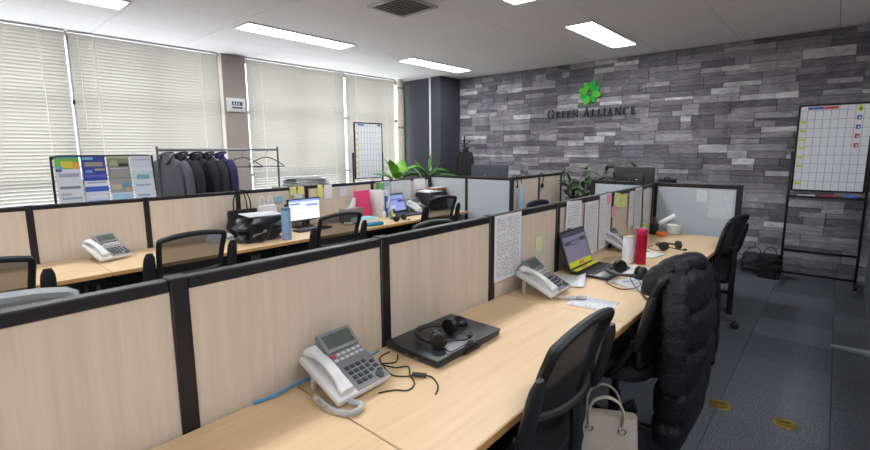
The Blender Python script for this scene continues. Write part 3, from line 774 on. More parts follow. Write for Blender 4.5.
t = thing('squeeze_bottle', 'small white bottle with lime green cap near the hanging strips', 'bottle', (-1.245, 4.25, .72))
B().lathe([(.022, 0), (.024, .004), (.024, .07), (.014, .085)], 16).done('body', WHITEP, t)
B().lathe([(.015, .085), (.016, .088), (.014, .11), (.004, .118)], 14).done('cap', mat('lime_cap', srgb(180, 220, 60), .4), t)
t = thing('plastic_tub', 'clear plastic tub of small items by the frosted screen', 'tub', (-1.09, 4.53, .72))
B().lathe([(.06, 0), (.066, .004), (.078, .085), (.074, .085), (.062, .008)], 20).done('tub', mat_see('clear_tub', srgb(226, 230, 232), .6, .2), t)
B().lathe([(.04, .01), (.058, .02), (.06, .07), (.04, .085)], 14).done('contents', mat('tub_contents', srgb(214, 214, 206), .7), t)
t = thing('paper_roll', 'white rolled sheet propped slantwise on the plastic tub', 'roll', (-1.12, 4.44, .80), 0)
B().tube([(-.05, -.02, .022), (.065, .02, .10)], .02, 12).done('roll', PAPER, t)
t = thing('snack_pack', 'small orange snack pack in front of the plastic tub', 'packet', (-1.13, 4.35, .72), 20)
rings = [[(.045*sc*math.cos(a), .03*sc2*math.sin(a), zz) for a in [2*math.pi*j/12 for j in range(12)]] for zz, sc, sc2 in [(0, .8, .6), (.01, 1, 1), (.03, 1, 1.0), (.042, .9, .3)]]
B().loft(rings).done('pouch', mat('orange_pack', srgb(236, 120, 40), .4), t)
t = thing('mug_mat', 'white rounded tray under the headset past the red tumbler', 'tray', (-.97, 3.50, .72), 80)
B().box((0, 0, .004), (.20, .12, .008), .003).done('tray', WHITEP, t)

# ================================================================== DESK OBJECTS, ROW TWO
def mag(m, lb, x, y, z, sx, sy, h, rz):
    t = thing('magazine', lb, 'magazine', (x, y, z), rz)
    B().box((0, 0, h/2), (sx, sy, h-.002)).done('pages', PAPER, t, smooth=False)
    B().box((0, 0, h-.0005), (sx+.002, sy+.002, .001)).done('cover', m, t, smooth=False)
COV = mat_rects('cover_pale_blue', srgb(190, 210, 224), [(.1, .6, .2, .5, srgb(120, 150, 180)), (.5, .9, .6, .85, srgb(225, 228, 232))], .4, axes='xy')
mag(COV, 'pale blue magazine at the bottom of a pile beside the leather bag', -3.98, 1.66, .72, .2, .14, .022, 85)
mag(PGF, 'white magazine in the middle of the pile beside the leather bag', -3.99, 1.665, .742, .19, .13, .018, 92)
mag(COV, 'pale blue magazine on top of the pile beside the leather bag', -3.985, 1.66, .76, .19, .13, .016, 80)
def soft(b, hx, hy, h, seed, crump=.012, n=24, top=.9, ex=.4, rows=9, M=None):
    rings = []
    for k in range(rows+1):
        q = k/rows; sc = (.93+.07*math.sin(math.pi*q)) * (1 if q < .9 else 1-(q-.9)*2*(1-top))
        ring = []
        for j in range(n):
            a = 2*math.pi*j/n; c, s_ = math.cos(a), math.sin(a)
            px = hx*sc*math.copysign(abs(c)**ex, c); py = hy*sc*math.copysign(abs(s_)**ex, s_)
            nn = noise.noise(Vector((px*14+seed, py*14, q*h*18)))
            f = 1+nn*crump/max(hx, hy)*4 if 0 < k else 1
            ring.append((px*f, py*f, q*h))
        rings.append(ring)
    return b.loft(rings, M=M)
t = thing('tote_bag', 'black tote bag with two upright handles against the partition', 'bag', (-4.03, 1.90, .72), 92)
soft(B(), .135, .05, .25, 3, .006).done('body', FABRIC, t)
for s in (-1, 1):
    B().tube(smoothpath([(-.065, s*.03, .22), (-.06, s*.035, .33), (-.03, s*.03, .41), (.0, s*.028, .43), (.03, s*.03, .41), (.06, s*.035, .33), (.065, s*.03, .22)], 4), .009, 8, flat=.5).done('handle', FABRIC, t)
t = thing('leather_bag', 'crumpled glossy black leather bag with a clear file on top', 'bag', (-3.77, 1.935, .72), 94)
soft(B(), .205, .085, .205, 8, .03, 40, rows=12).done('body', mat('crumpled_leather', srgb(30, 31, 35), .28, 0, .2, 25, .3), t)
B().box((-.10, -.088, .10), (.13, .018, .13), .008).done('pocket', LEATHER, t)
B().tube(smoothpath([(-.17, -.09, .17), (-.15, -.115, .06), (-.11, -.12, .012), (-.05, -.12, .012), (.0, -.112, .05), (.04, -.10, .15)], 5), .006, 6).done('strap', LEATHER, t)
o = B().box((0, 0, .004), (.34, .16, .006)).done('clear_file', mat('clear_file', srgb(206, 212, 220), .3), None, (-3.77, 1.945, .945), (6, 2, 97), smooth=False); tag(o, 'pale clear file of papers lying on the leather bag', 'file')
t = thing('paper_bag', 'white paper bag with twisted handles beside the tote', 'bag', (-4.09, 2.17, .72), 90)
soft(B(), .09, .035, .26, 5, .004).done('body', PAPER, t)
for s in (-1, 1):
    B().tube(smoothpath([(s*.045-.025, 0, .25), (s*.045-.022, 0, .32), (s*.045, 0, .35), (s*.045+.022, 0, .32), (s*.045+.025, 0, .25)], 4), .005, 6).done('handle', PAPER, t)
t = thing('tumbler', 'pale blue insulated tumbler at the desk edge', 'tumbler', (-3.60, 2.085, .72))
B().lathe([(.036, 0), (.040, .004), (.041, .03), (.041, .25), (.039, .262)], 22).done('body', mat('pale_blue_metal', srgb(140, 170, 206), .4, .1), t)
B().lathe([(.0395, .262), (.0405, .268), (.040, .285), (.015, .292)], 20).done('lid', mat('blue_lid', srgb(70, 120, 160), .4), t)
B().lathe([(.012, .29), (.012, .31), (.008, .314)], 12).done('spout', BLACK, t)
t = thing('tissue_box', 'brown tissue box with a white tissue pulled up', 'tissue box', (-3.98, 3.10, .72), 95)
B().box((0, 0, .075), (.25, .125, .15), .004).done('box', mat('tissue_brown', srgb(130, 116, 112), .6), t)
b = B(); rings = []
for k in range(6):
    q = k/5
    rings.append([((.05*(1-q*.55))*math.cos(a)*(1+.25*math.sin(3*a+k))+.05*q, (.016*(1-q*.4))*math.sin(a)*(1+.3*math.cos(4*a)), .15+.11*q) for a in [2*math.pi*j/14 for j in range(14)]])
b.loft(rings).done('tissue', PAPER, t)
t = thing('hand_cream', 'small white tube lying beside the tissue box', 'tube', (-3.80, 2.92, .72), 60)
B().tube([(-.05, 0, .016), (.02, 0, .016), (.05, 0, .016)], [.016, .016, .010], 12).done('tube', WHITEP, t)
B().tube([(.05, 0, .016), (.07, 0, .016)], .011, 12).done('cap', GREYP, t)
def binder(lb, y, wd, h, dp, m, x=-4.02, lean=0):
    t = thing('binder', lb, 'binder', (x, y, .72), 90, 'files standing against the second partition')
    B().box((0, 0, h/2), (wd, dp, h), .003, rot=(0, lean, 0)).done('cover', m, t)
    B().box((0, -dp/2-.0005, h*.6), (wd*.6, .001, h*.3)).done('spine_label', PAPER, t, smooth=False)
t = thing('folder', 'bright pink folder standing upright behind the tissue box', 'folder', (-4.10, 3.36, .72), 90)
B().box((0, 0, .16), (.235, .006, .32), .002, rot=(-5, 0, 0)).done('cover', mat('pink_folder', srgb(222, 62, 120), .5), t)
B().box((.0, .007, .162), (.23, .004, .318), .001, rot=(-5, 0, 0)).done('pages', PAPER, t)
binder('white binder standing next to the pink folder', 3.515, .035, .315, .22, WHITEP)
binder('blue binder standing between white binders', 3.552, .028, .25, .20, mat('blue_binder', srgb(44, 84, 170), .5), x=-3.99)
binder('pale grey-blue binder standing at the end of the file row', 3.60, .045, .31, .22, mat('pale_binder', srgb(190, 204, 214), .5))
for i, (lb, m, hh) in enumerate([('thick green book at the bottom of the pile by the chair', mat('book_green', srgb(110, 170, 150), .5), .026), ('cream book in the middle of the pile by the chair', mat('book_cream', srgb(220, 210, 180), .5), .018), ('pale teal book on top of the pile by the chair', mat('book_teal', srgb(120, 190, 200), .5), .016)]):
    t = thing('book', lb, 'book', (-3.78, 3.12, .72+[0, .026, .044][i]), 82+6*i)
    B().box((0, 0, hh/2), (.24, .17, hh-.004)).done('pages', PAPER, t, smooth=False)
    b = B(); b.box((0, 0, .001), (.244, .174, .002)); b.box((0, 0, hh-.001), (.244, .174, .002)); b.box((0, .087, hh/2), (.244, .002, hh)); b.done('cover', m, t, smooth=False)
t = thing('pencil_case', 'bright teal pencil case lying at the desk edge', 'pencil case', (-3.57, 3.08, .72), 84)
B().box((0, 0, .018), (.20, .06, .034), .012, seg=3).done('case', mat('teal_case', srgb(20, 130, 160), .5), t)
B().box((0, 0, .0355), (.17, .006, .003)).done('zip', BLACK, t)
def bottle(lb, x, y, r, h, m, cm):
    t = thing('small_bottle', lb, 'bottle', (x, y, .72))
    B().lathe([(r*.9, 0), (r, .004), (r, h*.7), (r*.55, h*.82)], 16).done('body', m, t)
    B().lathe([(r*.5, h*.82), (r*.55, h*.84), (r*.55, h), (r*.3, h*1.01)], 14).done('cap', cm, t)
bottle('small white bottle with a green label by the laptop', -3.84, 3.46, .024, .09, mat('bottle_white_green', srgb(200, 214, 196), .4), WHITEP)
bottle('lime yellow bottle beside the small white bottle', -3.84, 3.60, .024, .11, mat('bottle_lime', srgb(196, 216, 70), .4), WHITEP)
t = thing('marker', 'blue capped marker standing by the laptop', 'marker', (-3.76, 3.54, .72))
B().lathe([(.011, 0), (.012, .004), (.012, .06)], 12).done('barrel', WHITEP, t)
B().lathe([(.0145, .06), (.0155, .065), (.015, .11), (.009, .115)], 12).done('cap', mat('marker_blue', srgb(40, 40, 150), .4), t)
headset((-3.60, 3.45, .722), 100, 'black headset lying at the desk edge before the blue screen laptop')
t = thing('printer', 'black desktop printer with papers piled on top', 'printer', (-3.98, 4.425, .72), 92)
B().box((0, 0, .115), (.34, .27, .22), .012).done('body', BLACK, t)
B().box((0, -.14, .05), (.28, .05, .07), .006).done('paper_tray', BLACKM, t)
B().box((-.05, -.137, .17), (.12, .006, .05), .002).done('control_panel', GREYP, t)
B().box((0, 0, .23), (.33, .25, .012), .004).done('scanner_lid', BLACKM, t)
for i, (lb, sx, sy, dz, rz, m) in enumerate([('pile of white paper on the printer', .30, .21, .02, 96, PAPER), ('brown envelope box on the papers over the printer', .22, .16, .026, 88, mat('brown_box', srgb(150, 92, 62), .6))]):
    t = thing('paper_pile' if i == 0 else 'envelope_box', lb, 'paper' if i == 0 else 'box', (-3.98+.01*i, 4.40+.12*i, .957+.021*i), rz)
    if i == 0:
        for q in range(4): B().box((.004*(q % 2), .003*q, .0025+.005*q), (sx, sy, .0046), rot=(0, 0, 3*q)).done('sheets', m, t, smooth=False)
    else:
        B().box((0, 0, .013), (sx, sy, .026), .002).done('box', m, t); B().box((0, 0, .027), (sx+.004, sy*.5, .002)).done('flap', PAPER, t)

# ================================================================== THINGS BY THE WINDOW
# ---- brochure rack
t = thing('brochure_rack', 'black wire brochure rack full of colourful leaflets', 'rack', (-4.78, 1.07, 0), 90)
fr = smoothpath([(-.365, 0, .0), (-.365, 0, .7), (-.365, 0, 1.40), (-.355, 0, 1.445), (-.31, 0, 1.465), (0, 0, 1.465), (.31, 0, 1.465), (.355, 0, 1.445), (.365, 0, 1.40), (.365, 0, .7), (.365, 0, 0)], 5)
B().tube(fr, .009, 8).done('frame', BLACK, t)
for i in range(5): B().tube([(-.36, -.03*i*.0, .92+.115*i), (.36, 0, .92+.115*i)], .0035, 6).done('tier_wire', BLACK, t)
for i in range(4): B().tube([(-.36, -.02-.02*(3-i), .955+.115*i), (.36, -.02-.02*(3-i), .955+.115*i)], .003, 6).done('front_wire', BLACK, t)
for s in (-1, 1): B().box((s*.365, 0, .012), (.03, .4, .024), .006).done('foot', BLACK, t)
W_ = srgb(222, 226, 232)
def br(name, basec, rects): return mat_rects('leaflet_'+name, basec, rects, .35)
BR = [[br('a', srgb(206, 214, 225), [(.1, .4, .15, .5, srgb(70, 80, 90)), (.5, .9, .2, .6, srgb(180, 190, 206)), (.1, .9, .85, .93, srgb(150, 165, 185))]),
       br('b', srgb(196, 208, 226), [(.05, .95, .6, .75, srgb(80, 120, 200)), (.1, .9, .85, .95, srgb(222, 226, 235))]),
       br('c', srgb(205, 220, 236), [(.05, .95, .7, .95, srgb(160, 200, 230)), (.1, .6, .3, .5, srgb(120, 160, 200))]),
       br('d', srgb(214, 222, 236), [(.1, .7, .8, .88, srgb(140, 160, 200))])],
      [br('e', srgb(214, 218, 226), [(.08, .9, .75, .85, srgb(120, 126, 140)), (.1, .5, .4, .6, srgb(170, 176, 190))]),
       br('f', srgb(214, 220, 236), [(0, 1, .58, .78, srgb(50, 90, 190)), (.1, .9, .9, .96, srgb(150, 160, 190))]),
       br('g', srgb(150, 152, 150), [(.55, .95, .62, .85, srgb(90, 150, 190)), (.05, .5, .6, .8, srgb(180, 178, 160)), (.7, .95, .55, .65, srgb(220, 160, 60))]),
       br('h', srgb(208, 220, 232), [(.1, .8, .72, .8, srgb(150, 175, 205))])],
      [br('i', srgb(212, 214, 230), [(.0, .25, .9, 1, srgb(90, 80, 160)), (.1, .9, .7, .84, srgb(160, 164, 186))]),
       br('j', srgb(36, 60, 160), [(.05, .95, .62, .72, srgb(90, 90, 190)), (.5, .95, .88, .95, srgb(180, 160, 120)), (.1, .4, .8, .9, srgb(110, 150, 220))]),
       br('k', srgb(132, 132, 136), [(.1, .9, .6, .9, srgb(150, 148, 144)), (.1, .9, .93, .98, srgb(190, 190, 196))]),
       br('l', srgb(190, 214, 220), [(.2, .8, .5, .7, srgb(110, 170, 180)), (.0, 1, .85, 1, srgb(214, 222, 230))])],
      [br('m', srgb(110, 180, 70), [(.25, .75, .55, .8, srgb(220, 200, 60)), (.7, 1, .5, .75, srgb(230, 160, 60)), (0, 1, .92, 1, srgb(60, 140, 170)), (0, .3, .5, .62, srgb(90, 170, 190))]),
       br('n', srgb(22, 66, 150), [(.1, .9, .58, .75, srgb(150, 140, 130)), (.05, .5, .84, .94, srgb(120, 170, 225))]),
       br('o', srgb(128, 132, 104), [(0, 1, .88, 1, srgb(170, 176, 150)), (.5, .95, .55, .68, srgb(40, 46, 44)), (.1, .45, .6, .8, srgb(160, 160, 140))]),
       br('p', srgb(206, 208, 226), [(.1, .9, .78, .85, srgb(170, 174, 200))])]]
names = ['white leaflet with a dark sketch', 'pale leaflet with a blue band', 'light blue leaflet', 'pale plain leaflet', 'white leaflet with grey title', 'white leaflet with a bold blue band', 'grey leaflet with colour photos', 'pale blue leaflet', 'lilac leaflet with purple corner', 'deep blue leaflet with purple band', 'grey stone-coloured leaflet', 'aqua landscape leaflet', 'green and yellow leaflet', 'navy leaflet with a handshake-like picture', 'olive green leaflet', 'pale lilac leaflet']
tier = ['on the lowest tier', 'on the second tier up', 'on the third tier up', 'on the top tier']
for i in range(4):
    for j in range(4):
        o = B().box((0, 0, .11), (.165, .003, .22), 0, rot=(-6, 0, 0)).done('leaflet', BR[i][j], None, (-4.775+.012+.018*(3-i), 1.07-.265+.178*j, .925+.108*i+.004*((i*j) % 3)), (0, 0, 90), smooth=False)
        tag(o, names[i*4+j]+' '+tier[i]+' of the brochure rack', 'leaflet', 'leaflets in the brochure rack')
# ---- garment rack, coats and hangers
STEEL = mat('steel_tube', srgb(120, 122, 126), .35, .8)
t = thing('garment_rack', 'grey steel garment rail behind the second partition', 'garment rack', (-5.0, 2.19, 0), 90)
for s in (-1, 1):
    B().tube([(s*.64, 0, .02), (s*.64, 0, 1.55)], .011, 10).done('post', STEEL, t)
    B().box((s*.64, 0, .012), (.03, .42, .024), .006).done('foot', STEEL, t)
B().tube([(-.64, 0, 1.515), (.64, 0, 1.515)], .012, 10).done('rail', STEEL, t)
B().tube([(-.64, 0, .25), (.64, 0, .25)], .010, 10).done('lower_bar', STEEL, t)
def hanger(t, m=BLACK):
    B().tube(smoothpath([(0, 0, .125), (.018, 0, .132), (.02, 0, .105), (.0, 0, .082), (0, 0, .05), (0, 0, .03)], 4), .003, 6).done('hook', CHROME, t)
    B().tube(smoothpath([(0, 0, .035), (.09, 0, .012), (.19, 0, -.05), (.205, 0, -.065), (.185, 0, -.072), (0, 0, -.068), (-.185, 0, -.072), (-.205, 0, -.065), (-.19, 0, -.05), (-.09, 0, .012)], 4, True), .0055, 6, closed=True).done('arms', m, t)
for (y, rz, lb, m) in [(2.40, 52, 'empty black coat hanger next to the coats', BLACK), (2.68, 40, 'empty black coat hanger near the end of the rail', BLACK), (2.08, 10, 'white coat hanger between the dark coats', WHITEP)]:
    t = thing('coat_hanger', lb, 'hanger', (-5.0, y, 1.392), rz, 'hangers on the garment rail'); hanger(t, m)
def coat(name, label, loc, rz, m, length=.72, wd=.23, th=.075, seed=0, quilt=0, group=None):
    """garment on a hanger: local x across the shoulders, hangs down from z = 0"""
    t = thing(name, label, 'coat', loc, rz, group)
    prof = [(0.02, .05, .045), (-.02, .075, .055), (-.05, .13, .065), (-.085, .185, .075), (-.13, .205, .085), (-.22, .20, .09), (-.38, .20, .095), (-.55, .22, .10), (-length, .235, .105)]
    rings = []; n = 32
    P = [Vector(p) for p in prof]
    sp = smoothpath([(p[0], p[1], p[2]) for p in prof], 4)
    for q in sp:
        zz, a_, b_ = q
        ring = []
        for j in range(n):
            a = 2*math.pi*j/n; c, s_ = math.cos(a), math.sin(a)
            px = a_*wd/.23*math.copysign(abs(c)**.8, c); py = b_*th/.1*math.copysign(abs(s_)**.8, s_)
            fold = 1+.10*noise.noise(Vector((c*2.5+seed, s_*2.5, zz*2.5)))*min(1, -zz*5+.1)
            if quilt: fold *= 1-.10*abs(math.cos(zz*math.pi/quilt))**6
            ring.append((px*fold, py*fold, zz))
        rings.append(ring)
    B().loft(rings).done('body', m, t)
    for s in (-1, 1):
        path = smoothpath([(s*.15*wd/.23, 0, -.075), (s*.225*wd/.23, -.01, -.17), (s*.25*wd/.23, -.02, -.36), (s*.255*wd/.23, -.035, -.58)], 5)
        rr = [.052-.014*i/(len(path)-1) + (-.006 if quilt and i % 4 == 0 else 0) for i in range(len(path))]
        B().tube(path, rr, 12).done('sleeve', m, t)
    B().tube(smoothpath([(-.065, -.03, .0), (-.045, .035, .028), (.0, .05, .034), (.045, .035, .028), (.065, -.03, .0), (.02, -.06, -.07)], 4), .018, 8, flat=.6).done('collar', m, t)
    return t
GC = 'coats hanging on the garment rail'
for (y, rz, col, lb, sd, L) in [(1.63, 22, (84, 84, 92), 'charcoal grey wool coat at the end of the rail', 1, .8), (1.76, 8, (34, 34, 42), 'black wool coat beside the grey coat', 2, .85), (1.90, 14, (30, 30, 38), 'black jacket in the middle of the rail', 5, .75), (2.02, 4, (38, 40, 44), 'dark padded coat with pale hanger', 7, .8), (2.15, -6, (44, 38, 82), 'deep purple-blue jacket last in the row of coats', 9, .72)]:
    coat('hanging_coat', lb, (-5.0, y, 1.455), rz+18, mat('coat_cloth_%d' % sd, srgb(*col), .9, 0, .12, 90, .15), L, .22, .065, sd, group=GC)
# ---- low cabinet with newspapers
t = thing('side_cabinet', 'low white cabinet under the newspaper stack by the blinds', 'cabinet', (-5.12, 3.32, 0), 90)
B().box((0, 0, .53), (.80, .40, 1.02), .005).done('body', WHITEP, t)
for s in (-1, 1):
    d = B().box((s*.198, -.208, .53), (.39, .014, .98), .003).done('door', WHITEP, t)
    B().tube([(s*.03, -.222, .5), (s*.03, -.222, .62)], .005, 8).done('handle', CHROME, d)
B().box((0, 0, 1.05), (.82, .42, .02), .004).done('top', LGREY, t)
NEWS = mat_rects('newsprint', srgb(186, 188, 190), [], .85, axes='xy', stripes=[(.03, .97, .03, .97, 20, srgb(130, 132, 136), .48)])
zz = 1.061
for i in range(8):
    h = .011+.006*rnd.random(); t = thing('newspaper', ['folded grey newspaper at the bottom of the stack by the blinds', 'folded newspaper lying second from the bottom of the stack', 'folded newspaper third up in the stack by the blinds', 'folded newspaper fourth up in the stack by the blinds', 'folded newspaper fifth up in the stack by the blinds', 'folded newspaper sixth up in the stack by the blinds', 'folded newspaper just under the top one of the stack', 'folded newspaper on top of the stack by the blinds'][i], 'newspaper', (-5.05+.01*rnd.uniform(-1, 1), 3.22+.03*rnd.uniform(-1, 1)-(.05 if i > 5 else 0), zz), 90+rnd.uniform(-7, 7), 'newspapers stacked on the cabinet')
    sx = .52-.02*i
    B().box((0, 0, h/2), (sx, .29, h-.001), .004, seg=1).done('folded_sheets', NEWS, t)
    B().tube([(-sx/2, -.146, h/2), (sx/2, -.146, h/2)], h*.42, 6).done('fold', NEWS, t)
    zz += h+.0012
# ---- whiteboards on stands
BOARD = mat('whiteboard_enamel', srgb(232, 236, 243), .22, 0, .02); LINE = mat('grid_line', srgb(60, 64, 74), .5)
MAGY = mat('yellow_magnet', srgb(222, 222, 60), .5); MAGB = mat('blue_magnet', srgb(60, 110, 200), .5); MAGR = mat('red_magnet', srgb(205, 60, 90), .5)
def whiteboard(loc, rz, label, yellow_n=8, detail=True):
    """local x right, board faces local -y"""
    t = thing('whiteboard_stand', label, 'whiteboard', loc, rz)
    bw, bh, z0 = .60, .92, 1.03
    W = .305
    for s in (-1, 1):
        B().box((s*(W+.012), .02, .76), (.024, .024, 1.40), .003).done('post', BLACKM, t)
        B().box((s*(W+.012), .02, .07), (.03, .52, .03), .004).done('foot', BLACKM, t)
        for d in (-.22, .26):
            M = Matrix.Translation((s*(W+.012), d, .027)) @ Matrix.Rotation(R(90), 4, 'Y')
            cc = B().lathe([(.014, -.013), (.025, -.011), (.026, 0), (.025, .011), (.014, .013)], 16, M=M).done('caster', GREYP, t)
            B().tube([(s*(W+.012), d, .03), (s*(W+.012), d, .06)], .007, 6).done('stem', CHROME, cc)
    for zb in (.36, .10): B().box((0, .02, zb), (2*W, .02, .024), .003).done('cross_bar', BLACKM, t)
    b = B()
    for s in (-1, 1): b.box((s*(bw/2-.008), 0, z0+bh/2), (.018, .026, bh), .003)
    b.box((0, 0, z0+.008), (bw-.03, .026, .018), .003); b.box((0, 0, z0+bh-.008), (bw-.03, .026, .018), .003)
    b.done('board_frame', BLACKM, t)
    bd = B().box((0, 0, z0+bh/2), (bw-.03, .012, bh-.03)).done('board', BOARD, t, smooth=False)
    iw, ih = bw-.034, bh-.034; x0 = -iw/2; zb = z0+.017
    for i in range(1, 9): B().box((x0+iw*i/9, -.0066, zb+ih/2), (.0024, .001, ih)).done('grid_line', LINE, bd, smooth=False)
    for i in range(1, 10): B().box((0, -.0066, zb+ih*i/9.5), (iw, .001, .0024)).done('grid_line', LINE, bd, smooth=False)
    for i in range(yellow_n):
        if i == 6 and detail: continue
        B().box((x0+.033, -.0085, zb+ih*(7.75-i)/9.5), (.05, .004, .024), .001).done('label_magnet', MAGY, t, smooth=False)
    B().box((x0+iw*.22, -.0085, zb+ih*.975), (iw*.22, .004, .026), .001).done('label_magnet', MAGB, t, smooth=False)
    B().box((x0+iw*(.44 if detail else .9), -.0085, zb+ih*.975), (iw*(.2 if detail else .12), .004, .026), .001).done('label_magnet', MAGR if detail else mat('violet_magnet', srgb(80, 90, 190), .5), t, smooth=False)
    if detail:
        for k, m in enumerate([MAGY, MAGB, MAGB, MAGR, MAGR]):
            B().box((x0+iw*.835, -.0085, zb+ih*(.955-.105*k)), (.036, .004, .06 if k == 0 else .044), .001).done('picture_magnet', m, t, smooth=False)
            B().box((x0+iw*.835+.004, -.0112, zb+ih*(.955-.105*k)-.004), (.014, .0014, .02), 0).done('magnet_print', mat('magnet_white', srgb(225, 228, 232), .5) if k else BLACK, t, smooth=False)
        tr = B().box((0, -.03, z0-.06), (.60, .07, .02), .004).done('pen_tray', BLACKM, t)
        for (xx, L, m) in [(-.16, .15, WHITEP), (.02, .12, MAGR)]:
            B().tube([(xx-L/2, -.035, z0-.042), (xx+L/2, -.035, z0-.042)], .008, 8).done('marker', m, tr)
        B().box((.20, -.035, z0-.036), (.10, .04, .03), .004).done('eraser', MAGB, tr)
    return t
whiteboard((-.065, 6.37, 0), 0, 'tall gridded whiteboard on casters in front of the stone wall')
whiteboard((-5.88, 4.985, 0), 90, 'gridded whiteboard on a stand in front of the blinds', 9, False)
# ---- clock on the pillar
t = thing('wall_clock', 'small white digital clock panel fixed to the pillar', 'clock', (-6.304, 2.985, 2.128), 90)
B().box((0, 0, 0), (.255, .03, .185), .006).done('case', WHITEP, t)
B().box((.01, -.016, .02), (.15, .002, .055)).done('display', mat('clock_lcd', srgb(70, 84, 104), .3), t, smooth=False)
B().box((.01, -.016, -.035), (.15, .002, .022)).done('date_display', mat('clock_lcd', srgb(70, 84, 104), .3), t, smooth=False)
for xx in (-.035, .0, .035): B().box((xx, -.0175, .02), (.016, .001, .04)).done('digit', LGREY, t, smooth=False)

# ================================================================== PLANTS
def leaf_mesh(L, W, droop, seg=6, name='leaf'):
    rows = []
    for i in range(seg+1):
        q = i/seg; wv = W*math.sin(math.pi*min(1, q*.92+.06))**.8; zz = -droop*q*q
        rows.append([(L*q, -wv/2, zz+.12*wv), (L*q, 0, zz), (L*q, wv/2, zz+.12*wv)])
    return B().loft(rows, cap=False, closed=False).mesh(name)
def leafmat(n, c):
    return mat(n, srgb(*c), .4, 0, .3, 9, 0, .5)
POT = mat('plant_pot_white', srgb(205, 203, 198), .5); SOIL = mat('soil', srgb(52, 42, 34), .95, 0, .3, 60, .4); STEM = mat('plant_stem', srgb(96, 112, 60), .7)
def pot(t, r, h):
    B().lathe([(r*.75, 0), (r*.78, .004), (r, h), (r*.92, h), (r*.88, h*.9)], 24).done('pot', POT, t)
    B().lathe([(r*.3, h*.87), (r*.89, h*.88), (r*.3, h*.895)], 20).done('soil', SOIL, t)
def broad_plant(label, loc, stem_h, n, L, W, m, seed, tilt=(15, 60), rpot=.15, hp=.32):
    t = thing('potted_plant', label, 'plant', loc); rg = random.Random(seed); pot(t, rpot, hp)
    lm = [leaf_mesh(L, W, L*.28), leaf_mesh(L*.8, W*.9, L*.12)]
    for q in lm: q.materials.append(m)
    for k in range(n):
        a = 2*math.pi*(k/n)+rg.uniform(-.3, .3); hh = stem_h*rg.uniform(.82, 1.0); rr = rg.uniform(.04, .13)
        top = Vector((rr*math.cos(a), rr*math.sin(a), hh))
        B().tube(smoothpath([(0, 0, hp*.88), (rr*.3*math.cos(a), rr*.3*math.sin(a), hh*.6), top], 4), .006, 6).done('stem', STEM, t)
        o = put('leaf', lm[k % 2], None, t, top); o.rotation_euler = (rg.uniform(-.5, .5), -R(rg.uniform(*tilt)), a)
broad_plant('potted plant with broad bright green leaves by the blinds', (-5.35, 5.12, 0), 1.16, 12, .32, .19, leafmat('broad_leaf_green', (96, 160, 40)), 4, (20, 75))
broad_plant('potted plant with arching dark leaves before the charcoal column', (-5.2, 5.72, 0), 1.16, 18, .42, .08, leafmat('arching_leaf_green', (58, 112, 36)), 8, (10, 70))
def cane_plant(label, loc, hs, m, seed):
    t = thing('potted_plant', label, 'plant', loc); rg = random.Random(seed); pot(t, .17, .3)
    lm = leaf_mesh(.15, .04, .03, 4); lm.materials.append(m)
    for k, h in enumerate(hs):
        a = 2*math.pi*k/len(hs)+rg.uniform(-.4, .4); lean = rg.uniform(.08, .32)
        path = smoothpath([(.04*math.cos(a), .04*math.sin(a), .26), (lean*.35*math.cos(a), lean*.35*math.sin(a), h*.6), (lean*math.cos(a), lean*math.sin(a), h)], 7)
        st = B().tube(path, .005, 6).done('cane', STEM, t)
        for i, p in enumerate(path[4:]):
            for q in range(3):
                o = put('leaf', lm, None, st, p); az = rg.uniform(0, 6.28)
                o.rotation_euler = (rg.uniform(-.5, .5), -R(rg.uniform(-15, 60)), az); s = rg.uniform(.75, 1.25); o.scale = (s, s, s)
CL = leafmat('cane_leaf_green', (66, 96, 58))
cane_plant('tall potted cane plant beside the maple screen end', (-2.62, 6.0, 0), [1.05, .95, 1.12, 1.0, .9, 1.08, 1.15, .98, 1.22], CL, 3)
cane_plant('tallest leafy cane plant behind the frosted screen monitor', (-2.22, 6.15, 0), [1.28, 1.1, 1.0, 1.22, 1.12, 1.32, 1.18], CL, 6)

# ================================================================== BACK OF THE ROOM
desk(-4.18, -3.0, 4.70, 5.40, 'maple desk behind the far frosted screen'); desk(-1.90, -.66, 4.78, 5.46, 'maple desk behind the frosted screen near the stone wall')
MONB = mat('monitor_back_grey', srgb(62, 66, 78), .45)
def monitor_back(loc, rz, label, wd=.58, hh=.34, m=MONB, tz=.25, rx=0):
    t = thing('monitor', label, 'monitor', loc, rz)
    B().box((0, 0, tz+hh/2), (wd, .03, hh), .008, rot=(rx, 0, 0)).done('housing', m, t)
    B().box((0, .012, tz+hh/2), (wd*.5, .04, hh*.5), .012).done('rear_bulge', m, t)
    B().box((0, .03, tz*.5+.03), (.05, .022, tz+.06), .005).done('stand_neck', BLACK, t)
    B().box((0, .02, .006), (.24, .18, .012), .005).done('stand_base', BLACK, t)
    q = B().box((0, -.0156, 0), (wd*.94, .001, hh*.88)).done('screen', mat('screen_off', srgb(14, 15, 18), .15), t, smooth=False); q.location = (0, 0, tz+hh/2)
    for k in (-1, 1): B().lathe([(.006, 0), (.007, .004), (.004, .006)], 10, M=Matrix.Translation((k*.04, .033, tz+hh*.55)) @ Matrix.Rotation(R(-90), 4, 'X')).done('screw', CHROME, t)
    return t
monitor_back((-3.57, 5.16, .72), 180, 'grey monitor seen from behind over the far frosted screen', .60, .32)
monitor_back((-1.66, 5.18, .72), 178, 'black monitor seen from behind over the near frosted screen', .42, .30, mat('monitor_back_black', srgb(34, 35, 39), .45), .28)
t = thing('backpack', 'rounded black backpack behind the frosted screen beside the monitor', 'bag', (-1.33, 5.2, .72), 0)
soft(B(), .10, .09, .46, 2, .006, top=.2, ex=.8).done('body', FABRIC, t)
